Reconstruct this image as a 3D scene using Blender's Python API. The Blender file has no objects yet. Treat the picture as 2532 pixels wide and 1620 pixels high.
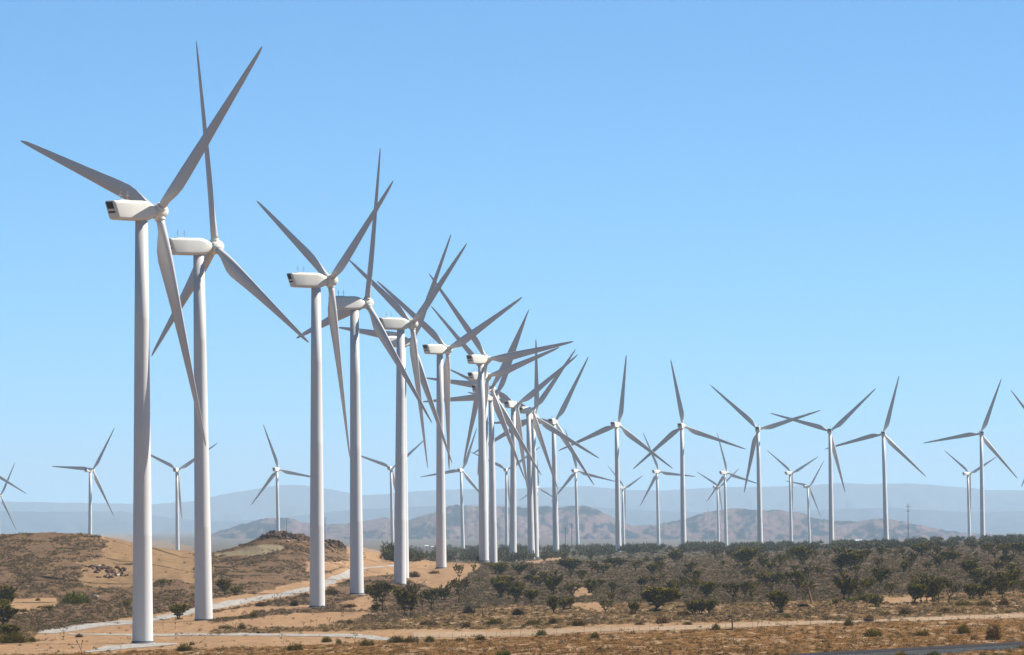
import bpy, bmesh, math, random
import numpy as np
from mathutils import Matrix, Vector

# ------------------------------------------------------------------ camera, sky, sun, exposure
S = bpy.context.scene
ZC = 20.0                                   # camera height; all terrain heights are relative to this
F, CX, CY, PITCH = 17000.0, 1266.0, 810.0, math.atan(490 / 17000.0)
cam_d = bpy.data.cameras.new('camera'); cam = bpy.data.objects.new('camera', cam_d)
S.collection.objects.link(cam); S.camera = cam
cam.location = (0, 0, ZC); cam.rotation_euler = (math.pi / 2 + PITCH, 0, 0)
cam_d.sensor_width = 36.0; cam_d.lens = 36.0 * F / 2532.0
cam_d.clip_start = 5.0; cam_d.clip_end = 200000.0

SUN_EL, SUN_AZ = math.radians(42), math.radians(11)      # azimuth beyond the picture's right
sv = Vector((math.cos(SUN_EL) * math.cos(SUN_AZ), math.cos(SUN_EL) * math.sin(SUN_AZ), math.sin(SUN_EL)))
sl = bpy.data.lights.new('sun', 'SUN'); sl.energy = 5.0; sl.angle = math.radians(0.53); sl.color = (1.0, 0.965, 0.925)
so = bpy.data.objects.new('sun', sl); S.collection.objects.link(so)
so.rotation_euler = sv.to_track_quat('Z', 'Y').to_euler()

W = bpy.data.worlds.new('World'); S.world = W; W.use_nodes = True
nt = W.node_tree; nt.nodes.clear()
sky = nt.nodes.new('ShaderNodeTexSky'); sky.sky_type = 'NISHITA'; sky.sun_disc = False
sky.sun_elevation = SUN_EL; sky.sun_rotation = math.pi / 2 - SUN_AZ
sky.altitude = 2000; sky.air_density = 0.4; sky.dust_density = 0.3; sky.ozone_density = 3.0
bg = nt.nodes.new('ShaderNodeBackground'); bg.inputs[1].default_value = 0.10
mixn = nt.nodes.new('ShaderNodeMix'); mixn.data_type = 'RGBA'; mixn.blend_type = 'MULTIPLY'; mixn.inputs[0].default_value = 1
mixn.inputs[7].default_value = (.58, .945, 1.02, 1)
wo = nt.nodes.new('ShaderNodeOutputWorld')
nt.links.new(sky.outputs[0], mixn.inputs[6]); nt.links.new(mixn.outputs[2], bg.inputs[0]); nt.links.new(bg.outputs[0], wo.inputs[0])
S.view_settings.view_transform = 'Standard'; S.view_settings.look = 'None'
S.view_settings.exposure = 0.74; S.view_settings.gamma = 1.0
S.cycles.use_denoising = True
S.cycles.max_bounces = 5; S.cycles.diffuse_bounces = 3; S.cycles.volume_bounces = 1
S.cycles.caustics_reflective = False; S.cycles.caustics_refractive = False

rng = np.random.default_rng(7); random.seed(7)

# ------------------------------------------------------------------ helpers
def mesh_obj(name, V, Fc, mats, parent=None, smooth=False, midx=None, col=None):
    """V (n,3) array, Fc list/array of faces (all the same length if array)."""
    me = bpy.data.meshes.new(name)
    if isinstance(Fc, np.ndarray):
        k = Fc.shape[1]
        me.vertices.add(len(V)); me.vertices.foreach_set('co', np.asarray(V, 'f').ravel())
        me.loops.add(Fc.size); me.loops.foreach_set('vertex_index', Fc.ravel().astype('i'))
        me.polygons.add(len(Fc)); me.polygons.foreach_set('loop_start', np.arange(0, Fc.size, k, dtype='i'))
        me.update(calc_edges=True)
    else:
        me.from_pydata([tuple(v) for v in V], [], Fc)
    for m in (mats if isinstance(mats, (list, tuple)) else [mats]): me.materials.append(m)
    if midx is not None: me.polygons.foreach_set('material_index', np.asarray(midx, 'i'))
    if smooth: me.polygons.foreach_set('use_smooth', np.ones(len(me.polygons), bool))
    if col is not None:
        a = me.color_attributes.new('Col', 'FLOAT_COLOR', 'POINT')
        c = np.ones((len(V), 4), 'f'); c[:, :3] = col; a.data.foreach_set('color', c.ravel())
    me.validate(); me.update()
    o = bpy.data.objects.new(name, me); S.collection.objects.link(o)
    if parent: o.parent = parent
    return o

def tag(o, label=None, cat=None, group=None, kind=None):
    for k, v in (('label', label), ('category', cat), ('group', group), ('kind', kind)):
        if v: o[k] = v
    return o

def empty(name, loc):
    o = bpy.data.objects.new(name, None); S.collection.objects.link(o); o.location = loc
    o.empty_display_size = 0.1
    return o

class MB:
    def __init__(s): s.v = []; s.f = []
    def add(s, V, Fc):
        b = len(s.v); s.v += [tuple(p) for p in V]; s.f += [tuple(i + b for i in q) for q in Fc]
    def box(s, c, sz, M=None):
        x, y, z = [a / 2 for a in sz]
        V = [Vector((i * x, j * y, k * z)) for i in (-1, 1) for j in (-1, 1) for k in (-1, 1)]
        if M is not None: V = [M @ p for p in V]
        V = [p + Vector(c) for p in V]
        s.add(V, [(0, 1, 3, 2), (4, 6, 7, 5), (0, 4, 5, 1), (2, 3, 7, 6), (0, 2, 6, 4), (1, 5, 7, 3)])
    def tube(s, pts, rad, n=8, cap=True):
        pts = [Vector(p) for p in pts]; rings = []
        for i, p in enumerate(pts):
            d = (pts[min(i + 1, len(pts) - 1)] - pts[max(i - 1, 0)]).normalized()
            a = d.cross(Vector((0.13, 0.97, 0.2)) if abs(d.y) < .9 else Vector((1, 0, 0))).normalized(); b = d.cross(a)
            r = rad[i] if isinstance(rad, (list, tuple)) else rad
            rings.append([p + (a * math.cos(t) + b * math.sin(t)) * r for t in [2 * math.pi * k / n for k in range(n)]])
        s.loft(rings, cap)
    def loft(s, rings, cap=True):
        n = len(rings[0]); b = len(s.v)
        for r in rings: s.v += [tuple(p) for p in r]
        for i in range(len(rings) - 1):
            for k in range(n):
                s.f.append((b + i * n + k, b + i * n + (k + 1) % n, b + (i + 1) * n + (k + 1) % n, b + (i + 1) * n + k))
        if cap:
            s.f.append(tuple(b + k for k in range(n))[::-1]); s.f.append(tuple(b + (len(rings) - 1) * n + k for k in range(n)))
    def obj(s, name, mat, parent=None, smooth=False):
        o = mesh_obj(name, s.v, s.f, mat, parent)
        bm = bmesh.new(); bm.from_mesh(o.data); bmesh.ops.recalc_face_normals(bm, faces=bm.faces); bm.to_mesh(o.data); bm.free()
        if smooth:
            for p in o.data.polygons: p.use_smooth = len(p.vertices) < 5
        return o

# value noise, numpy
_perm = rng.random((256, 256))
def vnoise(x, y):
    xi = np.floor(x).astype(int); yi = np.floor(y).astype(int); fx = x - xi; fy = y - yi
    fx = fx * fx * (3 - 2 * fx); fy = fy * fy * (3 - 2 * fy)
    g = lambda i, j: _perm[i % 256, j % 256]
    return (g(xi, yi) * (1 - fx) + g(xi + 1, yi) * fx) * (1 - fy) + (g(xi, yi + 1) * (1 - fx) + g(xi + 1, yi + 1) * fx) * fy
def fbm(x, y, o=4):
    s = 0; a = .5; t = 0
    for i in range(o):
        s = s + a * vnoise(x * 2 ** i + 17.3 * i, y * 2 ** i + 9.1 * i); t += a; a *= .5
    return s / t

# ------------------------------------------------------------------ materials
def mat(name, col, rough=0.6, spec=0.3, noise=None, attr=False, bump=None, attr_amt=1.0):
    m = bpy.data.materials.new(name); m.use_nodes = True; n = m.node_tree; b = n.nodes['Principled BSDF']
    b.inputs['Roughness'].default_value = rough; b.inputs['Specular IOR Level'].default_value = spec
    L = n.links
    if attr:
        a = n.nodes.new('ShaderNodeVertexColor'); a.layer_name = 'Col'; out = a.outputs[0]
    else:
        r = n.nodes.new('ShaderNodeRGB'); r.outputs[0].default_value = (*col, 1); out = r.outputs[0]
    if noise:
        sc, lo, hi = noise[0], noise[1], noise[2]
        tc = n.nodes.new('ShaderNodeNewGeometry') if (len(noise) > 3 and noise[3] == 'world') else n.nodes.new('ShaderNodeTexCoord')
        src = tc.outputs['Position'] if (len(noise) > 3 and noise[3] == 'world') else tc.outputs['Object']
        mp = n.nodes.new('ShaderNodeMapping'); mp.inputs['Scale'].default_value = sc if isinstance(sc, tuple) else (sc, sc, sc)
        L.new(src, mp.inputs[0])
        tx = n.nodes.new('ShaderNodeTexNoise'); tx.inputs['Scale'].default_value = 1.0; tx.inputs['Detail'].default_value = 6
        tx.inputs['Roughness'].default_value = .65
        L.new(mp.outputs[0], tx.inputs[0])
        mr = n.nodes.new('ShaderNodeMapRange'); mr.inputs[1].default_value = .3; mr.inputs[2].default_value = .7
        mr.inputs[3].default_value = lo; mr.inputs[4].default_value = hi; L.new(tx.outputs[0], mr.inputs[0])
        mx = n.nodes.new('ShaderNodeMix'); mx.data_type = 'RGBA'; mx.blend_type = 'MULTIPLY'; mx.inputs[0].default_value = 1
        L.new(out, mx.inputs[6]); L.new(mr.outputs[0], mx.inputs[7]); out = mx.outputs[2]
        if bump:
            bp = n.nodes.new('ShaderNodeBump'); bp.inputs['Strength'].default_value = bump[0]; bp.inputs['Distance'].default_value = bump[1]
            L.new(tx.outputs[0], bp.inputs['Height']); L.new(bp.outputs[0], b.inputs['Normal'])
    L.new(out, b.inputs['Base Color'])
    return m

M_tower = mat('tower_paint', (.63, .605, .555), .42, .4, noise=((.5, .5, .06), .93, 1.03))
M_nac = mat('nacelle_gelcoat', (.74, .70, .60), .4, .4, noise=((.6, .35, .6), .93, 1.03))
M_blade = mat('blade_gelcoat', (.57, .53, .49), .38, .4, noise=(.25, .95, 1.03))
M_vent = mat('dark_louver', (.035, .028, .024), .7, .2, noise=((1, 1, 9), .5, 1.6))
M_steel = mat('galvanised_steel', (.30, .31, .32), .5, .4, noise=(2, .8, 1.1))
M_conc = mat('concrete', (.42, .41, .39), .85, .2, noise=(1.5, .8, 1.1))
M_ground = mat('desert_soil', (1, 1, 1), 1.0, 0.0, noise=((.6, .10, .6), .82, 1.16, 'world'), attr=True, bump=(.5, .25))
M_gravel = mat('gravel', (.36, .325, .28), 1.0, 0.0, noise=((.9, .12, 1), .72, 1.18, 'world'))
M_hill = mat('hill_soil', (1, 1, 1), 1.0, 0.0, noise=((.012, .006, .02), .6, 1.35, 'world'), attr=True)
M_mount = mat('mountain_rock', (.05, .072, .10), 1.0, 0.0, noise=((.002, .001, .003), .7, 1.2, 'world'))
M_leaf = mat('spiky_leaves', (1, 1, 1), .7, .12, attr=True)
M_bark = mat('fibrous_bark', (.105, .07, .048), .9, .1, noise=((4, 4, 1.5), .6, 1.3))
M_twig = mat('dry_twigs', (1, 1, 1), 1.0, 0.0, attr=True)
M_rock = mat('brown_rock', (.092, .053, .033), .9, .15, noise=(.9, .55, 1.4))
M_rockp = mat('pale_rock', (.33, .26, .19), .9, .15, noise=(.9, .7, 1.2))
M_wood = mat('weathered_wood', (.14, .10, .075), .85, .1, noise=((6, 6, .8), .7, 1.2))
M_rail = mat('rusty_rail_steel', (.022, .015, .012), .6, .3, noise=(1, .7, 1.2))
M_ballast = mat('grey_ballast', (.052, .055, .056), 1.0, 0.0, noise=((2.5, 1.2, 2.5), .35, 1.7, 'world'))
M_white = mat('white_sheet_metal', (.8, .8, .78), .5, .3)
M_dwin = mat('dark_glass', (.03, .035, .04), .15, .5)

# ------------------------------------------------------------------ terrain: column u (photo x of a bearing), depth Y -> elevation
B0 = [(1000, 1655), (1272, 1592), (1480, 1537)]
TAB = [
 (-1500, [(1000, 1640), (1480, 1540), (2300, 1400), (4000, 1390), (6000, 1390), (9000, 1360), (13000, 1347)]),
 (-400, B0 + [(1700, 1490), (2000, 1420), (2300, 1335), (2600, 1345), (4000, 1385), (6000, 1390), (9000, 1360), (13000, 1347)]),
 (0, B0 + [(1650, 1500), (1750, 1475), (2000, 1400), (2300, 1323), (2500, 1332), (4000, 1385), (6000, 1391), (9000, 1360), (13000, 1347)]),
 (60, B0 + [(1650, 1500), (1750, 1475), (2000, 1398), (2300, 1318), (2500, 1330), (4000, 1385), (6000, 1391), (9000, 1360), (13000, 1347)]),
 (120, B0 + [(1650, 1500), (1750, 1475), (2000, 1397), (2300, 1314), (2500, 1326), (4000, 1385), (6000, 1391), (9000, 1360), (13000, 1347)]),
 (200, B0 + [(1650, 1500), (1750, 1474), (2000, 1400), (2300, 1316), (2500, 1328), (4000, 1386), (6000, 1391), (9000, 1360), (13000, 1347)]),
 (250, B0 + [(1650, 1498), (1750, 1474), (2000, 1405), (2300, 1324), (2500, 1334), (4000, 1386), (6000, 1390), (9000, 1360), (13000, 1347)]),
 (290, B0 + [(1650, 1498), (1750, 1474), (2000, 1410), (2300, 1332), (2500, 1342), (4000, 1386), (6000, 1389), (9000, 1360), (13000, 1347)]),
 (380, B0 + [(1650, 1497), (1750, 1475), (2000, 1420), (2300, 1353), (2500, 1358), (4000, 1386), (6000, 1387), (9000, 1360), (13000, 1347)]),
 (450, B0 + [(1650, 1497), (1750, 1472), (2000, 1425), (2400, 1361), (2600, 1366), (4000, 1386), (6000, 1384), (9000, 1360), (13000, 1347)]),
 (500, [(1000, 1650), (1272, 1587), (1480, 1534), (1700, 1490), (2000, 1435), (2400, 1367), (2600, 1371), (4000, 1386), (6000, 1383), (9000, 1358), (13000, 1347)]),
 (545, [(1000, 1648), (1272, 1585), (1480, 1533), (1700, 1493), (2000, 1440), (2450, 1364), (2600, 1369), (4000, 1386), (6000, 1382), (9000, 1358), (13000, 1347)]),
 (600, [(1000, 1646), (1272, 1583), (1480, 1533), (1700, 1502), (1900, 1460), (2200, 1405), (2450, 1347), (2600, 1356), (4000, 1386), (6000, 1380), (9000, 1358), (13000, 1347)]),
 (640, [(1000, 1644), (1272, 1582), (1480, 1532), (1700, 1502), (1900, 1462), (2200, 1404), (2450, 1329), (2600, 1340), (4000, 1386), (6000, 1378), (9000, 1358), (13000, 1347)]),
 (690, [(1000, 1643), (1272, 1581), (1480, 1532), (1700, 1502), (1900, 1463), (2200, 1405), (2450, 1319), (2600, 1332), (4000, 1386), (6000, 1376), (9000, 1357), (13000, 1347)]),
 (745, [(1000, 1642), (1272, 1580), (1480, 1532), (1700, 1502), (1900, 1464), (2200, 1410), (2450, 1321), (2600, 1334), (4000, 1386), (6000, 1376), (9000, 1357), (13000, 1347)]),
 (790, [(1000, 1641), (1272, 1580), (1480, 1532), (1700, 1502), (1900, 1466), (2200, 1418), (2480, 1334), (2650, 1345), (4000, 1386), (6000, 1375), (9000, 1357), (13000, 1347)]),
 (840, [(1000, 1640), (1272, 1579), (1480, 1532), (1700, 1502), (1888, 1470), (2200, 1422), (2550, 1350), (2700, 1358), (4000, 1386), (6000, 1374), (9000, 1357), (13000, 1347)]),
 (880, [(1000, 1638), (1272, 1578), (1480, 1532), (1700, 1494), (1888, 1470), (2106, 1442), (2400, 1402), (2620, 1359), (2800, 1365), (4000, 1385), (6000, 1373), (9000, 1357), (13000, 1347)]),
 (940, [(1000, 1636), (1272, 1577), (1480, 1532), (1700, 1494), (1888, 1470), (2106, 1444), (2400, 1408), (2700, 1367), (2850, 1372), (4000, 1385), (6000, 1372), (9000, 1357), (13000, 1347)]),
 (1000, [(1000, 1634), (1272, 1576), (1480, 1533), (1700, 1496), (1888, 1471), (2106, 1447), (2307, 1430), (2500, 1406), (2700, 1378), (2850, 1382), (3500, 1387), (5000, 1376), (6500, 1367), (9000, 1355), (13000, 1347)]),
 (1060, [(1000, 1632), (1272, 1575), (1480, 1534), (1700, 1498), (2106, 1446), (2307, 1428), (2512, 1408), (2720, 1391), (3000, 1392), (3500, 1389), (5000, 1375), (6500, 1366), (9000, 1355), (13000, 1347)]),
 (1100, [(1000, 1630), (1272, 1575), (1480, 1534), (1700, 1499), (2106, 1443), (2512, 1405), (2724, 1396), (3300, 1392), (5000, 1374), (6500, 1366), (9000, 1355), (13000, 1347)]),
 (1200, [(1000, 1626), (1272, 1573), (1480, 1534), (1700, 1499), (1888, 1466), (2106, 1439), (2512, 1402), (2724, 1390), (3300, 1393.5), (3700, 1386), (4100, 1376), (5000, 1366), (6500, 1362), (9000, 1353), (13000, 1347)]),
 (1300, [(1000, 1620), (1272, 1568), (1480, 1529), (1700, 1497), (1888, 1470), (2106, 1445), (2512, 1412), (2724, 1401), (3300, 1391), (3518, 1387.5), (3900, 1380), (5000, 1364), (6500, 1360), (9000, 1353), (13000, 1347)]),
 (1375, [(1000, 1616), (1272, 1564), (1480, 1526), (1700, 1496), (2106, 1445), (2512, 1414), (2724, 1404), (3300, 1392), (3700, 1382), (4117, 1373.5), (5000, 1364), (6500, 1360), (9000, 1353), (13000, 1347)]),
 (1530, [(1000, 1609), (1272, 1556), (1480, 1519), (1700, 1490), (2106, 1440), (2512, 1412), (2724, 1402), (3300, 1388), (3700, 1378), (4317, 1365.5), (5000, 1360), (6500, 1358), (7100, 1358), (9000, 1352), (13000, 1347)]),
 (1690, [(1000, 1607), (1272, 1553), (1480, 1514), (1700, 1483), (2106, 1430), (2512, 1403), (2724, 1394), (3300, 1378), (3700, 1369), (4500, 1355), (5200, 1352), (7100, 1357), (9000, 1352), (13000, 1347)]),
 (1880, [(1000, 1606), (1272, 1550), (1480, 1503), (1700, 1468), (2106, 1413), (2512, 1390), (2724, 1383), (3300, 1371), (3700, 1365), (4670, 1353), (5200, 1350), (7300, 1354), (9000, 1352), (13000, 1347)]),
 (2056, [(1000, 1605), (1272, 1546), (1480, 1497), (1700, 1458), (2106, 1405), (2512, 1383), (2724, 1376), (3300, 1363), (3700, 1358), (4862, 1346), (5400, 1345), (7700, 1346), (9000, 1350), (13000, 1347)]),
 (2193, [(1000, 1605), (1272, 1543), (1480, 1495), (1700, 1454), (2106, 1400), (2512, 1378), (3300, 1358), (4200, 1348), (5059, 1342), (5600, 1341), (7700, 1346), (9000, 1350), (13000, 1347)]),
 (2431, [(1000, 1604), (1272, 1538), (1480, 1488), (1700, 1446), (2106, 1394), (2512, 1371), (3300, 1350), (4200, 1339), (5217, 1332.5), (5800, 1332), (7600, 1348), (9000, 1350), (13000, 1347)]),
 (2700, [(1000, 1602), (1272, 1536), (1480, 1485), (1700, 1443), (2106, 1391), (2512, 1368), (3300, 1347), (4200, 1336), (5400, 1328), (5900, 1328), (7600, 1348), (9000, 1350), (13000, 1347)]),
 (4500, [(1000, 1602), (1480, 1485), (2106, 1391), (3300, 1360), (5400, 1340), (9000, 1350), (13000, 1347)]),
]
YS = np.concatenate([np.linspace(1000, 2900, 191), np.linspace(2950, 6500, 72), np.linspace(6600, 13000, 33)])
UN = np.array([t[0] for t in TAB], float)
ZT = []
for u_, lst in TAB:
    a = np.array(lst, float)
    yy = np.interp(np.log(YS), np.log(a[:, 0]), a[:, 1])
    z = -(yy - 1300) * YS / F
    k = np.array([1, 2, 3, 2, 1.]); k /= k.sum()
    zp = np.pad(z, 2, mode='edge'); z = np.convolve(zp, k, 'valid')
    ZT.append(z)
ZT = np.array(ZT)

def uof(X, Y): return CX + F * X / Y
def height(X, Y, rough=True):
    X = np.asarray(X, float); Y = np.asarray(Y, float)
    u = np.clip(CX + F * X / np.maximum(Y, 1000), -1500, 4500)
    i = np.clip(np.searchsorted(UN, u) - 1, 0, len(UN) - 2); t = (u - UN[i]) / (UN[i + 1] - UN[i]); t = np.clip(t, 0, 1)
    yc = np.clip(Y, 1000, 13000); j = np.clip(np.searchsorted(YS, yc) - 1, 0, len(YS) - 2); s = (yc - YS[j]) / (YS[j + 1] - YS[j])
    z = (ZT[i, j] * (1 - s) + ZT[i, j + 1] * s) * (1 - t) + (ZT[i + 1, j] * (1 - s) + ZT[i + 1, j + 1] * s) * t
    if rough:
        hl = np.clip((1250 - u) / 250, 0, 1) * np.clip((Y - 1600) / 300, 0, 1) * np.clip((3200 - Y) / 400, 0, 1)
        z = z + (fbm(X / 14., Y / 70. + 5) - .5) * (.35 + 1.1 * hl) + (fbm(X / 3.5, Y / 16.) - .5) * (.22 + .35 * hl)
    return z + ZC
def px_y(z, Y):                               # photo row of a point
    el = math.pi * 0 + np.arctan2(z - ZC, Y); return CY - F * np.tan(el - PITCH)
YG = np.concatenate([np.arange(950, 3000, 4.), np.arange(3000, 6200, 12.), np.arange(6200, 9600, 40.)])
def at(u, y):
    """world point on the front-facing terrain seen at photo pixel (u,y)"""
    X = (u - CX) * YG / F; h = height(X, YG, False); yy = px_y(h, YG)
    idx = np.where(yy <= y)[0]
    if len(idx) == 0: k = int(np.argmin(yy)); Yr = YG[k]
    elif idx[0] == 0: Yr = YG[0] - (y - yy[0]) * 4.0
    else:
        k = idx[0]; t = (yy[k - 1] - y) / max(yy[k - 1] - yy[k], 1e-6); Yr = YG[k - 1] + t * (YG[k] - YG[k - 1])
    Xr = (u - CX) * Yr / F
    return float(Xr), float(Yr), float(height(Xr, Yr))

# ---- land cover, defined on bearing / row and carried by the ground itself
def inside(poly, x, y):
    c = np.zeros(x.shape, bool); n = len(poly)
    for i in range(n):
        x1, y1 = poly[i]; x2, y2 = poly[(i + 1) % n]
        if y1 == y2: continue
        c ^= ((y1 > y) != (y2 > y)) & (x < (x2 - x1) * (y - y1) / (y2 - y1) + x1)
    return c
SAND = [
 [(-60, 1600), (0, 1595), (90, 1588), (180, 1582), (330, 1576), (480, 1571), (700, 1563), (900, 1560), (1000, 1556), (1200, 1556), (1350, 1556), (1500, 1545), (1620, 1541), (1750, 1539), (1960, 1535), (2100, 1537), (2250, 1529), (2532, 1515), (2700, 1508), (2700, 1524), (2532, 1530), (2250, 1535), (2016, 1543), (1850, 1553), (1700, 1558), (1500, 1565), (1200, 1578), (1000, 1583), (850, 1591), (700, 1598), (500, 1603), (400, 1606), (250, 1614), (-60, 1618)],
 [(100, 1562), (330, 1526), (520, 1500), (520, 1566), (330, 1580), (180, 1584), (90, 1582)],
 [(500, 1545), (620, 1530), (730, 1516), (900, 1512), (925, 1517), (880, 1530), (850, 1535), (780, 1550), (640, 1550), (560, 1552), (500, 1562)],
 [(510, 1517), (560, 1511), (620, 1500), (760, 1497), (800, 1500), (760, 1507), (650, 1511), (600, 1522), (500, 1534)],
 [(840, 1490), (920, 1470), (930, 1490), (915, 1510), (850, 1508)],
 [(500, 1486), (640, 1464), (740, 1440), (800, 1418), (870, 1400), (1000, 1392), (1000, 1420), (900, 1425), (840, 1440), (800, 1462), (700, 1480), (600, 1500), (500, 1515)],
 [(20, 1482), (145, 1478), (140, 1500), (75, 1510), (20, 1525)],
 [(250, 1320), (330, 1330), (480, 1352), (480, 1442), (400, 1432), (330, 1452), (220, 1452), (190, 1440), (215, 1396), (185, 1390), (255, 1380), (262, 1350)],
 [(860, 1350), (930, 1360), (1000, 1370), (1090, 1390), (1190, 1394), (1175, 1410), (1128, 1442), (1090, 1458), (1030, 1442), (1000, 1430), (930, 1410), (860, 1402), (760, 1416), (760, 1392), (860, 1388)],
 [(1425, 1452), (1462, 1450), (1470, 1474), (1425, 1476)], [(1400, 1492), (1470, 1488), (1500, 1502), (1480, 1514), (1440, 1504)],
 [(2160, 1480), (2240, 1476), (2310, 1478), (2300, 1490), (2170, 1492)],
 [(1285, 1392), (1330, 1384), (1400, 1376), (1400, 1382), (1330, 1392)], [(1450, 1368), (1500, 1368), (1500, 1372), (1450, 1373)],
]
TAN = [[(250, 1300), (330, 1300), (490, 1335), (490, 1442), (400, 1432), (330, 1452), (220, 1452), (190, 1440), (215, 1396), (185, 1390), (255, 1380), (262, 1350)]]
PALE = [[(505, 1377), (600, 1356), (650, 1346), (705, 1349), (690, 1362), (640, 1374), (560, 1375)]]
L1 = np.array([(-400, 1618), (-60, 1618), (250, 1614), (400, 1606), (500, 1603), (700, 1598), (850, 1591), (1000, 1583), (1200, 1578), (1500, 1565), (1700, 1558), (2016, 1543), (2250, 1535), (2532, 1530), (3000, 1515)], float)
L2 = np.array([(-400, 1560), (500, 1560), (700, 1545), (950, 1540), (1100, 1515), (1250, 1495), (1400, 1500), (1550, 1490), (1800, 1490), (2000, 1485), (2150, 1475), (2532, 1460), (3000, 1450)], float)
def cover(u, y):
    """-> sand mask, foreground mask, middle mask, pale mask (ragged edges)"""
    n1 = (fbm(u / 30., y / 7.) - .5) * 1.0; uu = u + n1 * 34; yv = y + (fbm(u / 17. + 40, y / 5. + 3) - .5) * 7
    sand = np.zeros(u.shape, bool)
    for p in SAND: sand |= inside(p, uu, yv)
    pale = np.zeros(u.shape, bool)
    for p in PALE: pale |= inside(p, uu, yv)
    fg = yv > np.interp(u, L1[:, 0], L1[:, 1])
    mid = (yv > np.interp(u, L2[:, 0], L2[:, 1])) & ~fg
    return sand, fg, mid, pale

# ground sheet(s): fine in front, coarse to the horizon
def sheet(us, ys):
    U, Yy = np.meshgrid(us, ys); X = (U - CX) * np.maximum(Yy, 60) / F
    return U, X, Yy
us = np.concatenate([np.linspace(-60000, -1700, 24), np.arange(-1500, -200, 60), np.arange(-200, 2740, 5.0), np.arange(2760, 4500, 60), np.linspace(4700, 62000, 24)])
ys = np.concatenate([np.array([-600., -200, 60, 200, 400, 600, 750, 850]), np.arange(900, 2900, 3.2), np.arange(2900, 6200, 14.), np.linspace(6300, 13000, 50), np.linspace(14000, 110000, 20)])
U, X, Yy = sheet(us, ys)
Zg = height(X, Yy)
VG = np.stack([X, Yy, Zg], -1).reshape(-1, 3)
rows = px_y(Zg, np.maximum(Yy, 900))
uu = U.ravel(); rr = rows.ravel(); Yf = Yy.ravel(); Xf = X.ravel()
sand, fg, mid, pale = cover(uu, rr)
n_a = fbm(Xf / 3.5, Yf / 26.)[:, None]; n_b = fbm(Xf / 1.4 + 9, Yf / 11.)[:, None]; n_c = fbm(Xf / 40. + 3, Yf / 160.)[:, None]
C_sand = np.array([.315, .192, .103]); C_fg = np.array([.155, .078, .027]); C_fg2 = np.array([.235, .135, .065]); C_mid = np.array([.165, .100, .046])
C_scr = np.array([.110, .075, .045]); C_hl = np.array([.150, .092, .053]); C_pale = np.array([.245, .195, .115])
col = np.repeat(C_scr[None], len(uu), 0)
left = np.clip((1150 - uu) / 150, 0, 1)[:, None] * np.clip((3200 - Yf) / 300, 0, 1)[:, None]
col = col * (1 - left) + C_hl * left
col = np.where(mid[:, None], C_mid, col)
col = np.where(fg[:, None], C_fg * (1 - np.clip((n_b - .5) * 5, 0, 1)) + C_fg2 * np.clip((n_b - .5) * 5, 0, 1), col)
col = col * (.85 + .3 * n_a) * (.9 + .2 * n_c)
col = np.where(sand[:, None], C_sand * (.9 + .2 * n_a) * (.94 + .12 * n_c), col)
col = np.where(pale[:, None], C_pale * (.9 + .2 * n_a), col)
tanm = inside(TAN[0], uu, rr) & sand; col = np.where(tanm[:, None], np.array([.22, .138, .072]) * (.88 + .24 * n_a), col)  # hillside sand painted darker to stand for the sun striking it obliquely
spots = (fbm(Xf / 1.8 + 31, Yf / 17. + 7) > .65)[:, None] & (fg | mid)[:, None]; col = np.where(spots, np.array([.33, .215, .125]) * (.9 + .2 * n_a), col)
far = (Yf > 3500)[:, None]; col = np.where(far & ~sand[:, None], np.array([.12, .10, .075]) * (.85 + .3 * n_c), col)
nu, ny = len(us), len(ys)
I = np.arange(nu * ny).reshape(ny, nu)
FG = np.stack([I[:-1, :-1], I[:-1, 1:], I[1:, 1:], I[1:, :-1]], -1).reshape(-1, 4)
ground = tag(mesh_obj('ground', VG, FG, M_ground, smooth=True, col=col), kind='structure')

# ---- roads: strips laid 5 cm over the ground
def strip(name, pts, m, lift=.06, n=7):
    """pts: (u, y, half_height_px) along the road, seen from the camera; meshed on the terrain"""
    P = np.array(pts, float); L = np.concatenate([[0], np.cumsum(np.hypot(np.diff(P[:, 0]), np.diff(P[:, 1])))])
    s = np.arange(0, L[-1], 5.); u = np.interp(s, L, P[:, 0]); y = np.interp(s, L, P[:, 1]); w = np.interp(s, L, P[:, 2])
    w = w * (.85 + .3 * fbm(s / 25., s * 0 + 2)); V = []
    for a, b, c in zip(u, y, w):
        for k in range(n):
            xx, yy, _ = at(a, b - c + 2 * c * k / (n - 1)); V.append((xx, yy, float(height(xx, yy)) + lift))
    J = np.arange(len(V)).reshape(-1, n)
    Fc = np.stack([J[:-1, :-1], J[:-1, 1:], J[1:, 1:], J[1:, :-1]], -1).reshape(-1, 4)
    return tag(mesh_obj(name, np.array(V), Fc, m, smooth=True), kind='structure')
strip('gravel_road', [(92, 1563, 2), (130, 1561, 6), (190, 1552, 7), (260, 1543, 5), (340, 1537, 5), (430, 1522, 5), (510, 1503, 7), (600, 1488, 7), (690, 1470, 5.5), (766, 1456, 5), (804, 1444, 8), (860, 1420, 9), (880, 1408, 3), (930, 1403, 1.8), (985, 1400, 1.4)], M_gravel)
strip('gravel_track', [(170, 1568, 1.2), (330, 1570, 2), (500, 1568, 2.6), (700, 1569, 3), (850, 1572, 4), (920, 1577, 5), (960, 1581, 3), (985, 1583, 1)], M_gravel)
strip('gravel_pad', [(210, 1612, 1.5), (260, 1604, 5), (330, 1597, 5), (400, 1594, 3), (440, 1592, 1)], M_gravel)
M_dirt = mat('pale_dirt', (.36, .25, .155), 1.0, 0.0, noise=((.7, .12, .8), .75, 1.18, 'world'))
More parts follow.
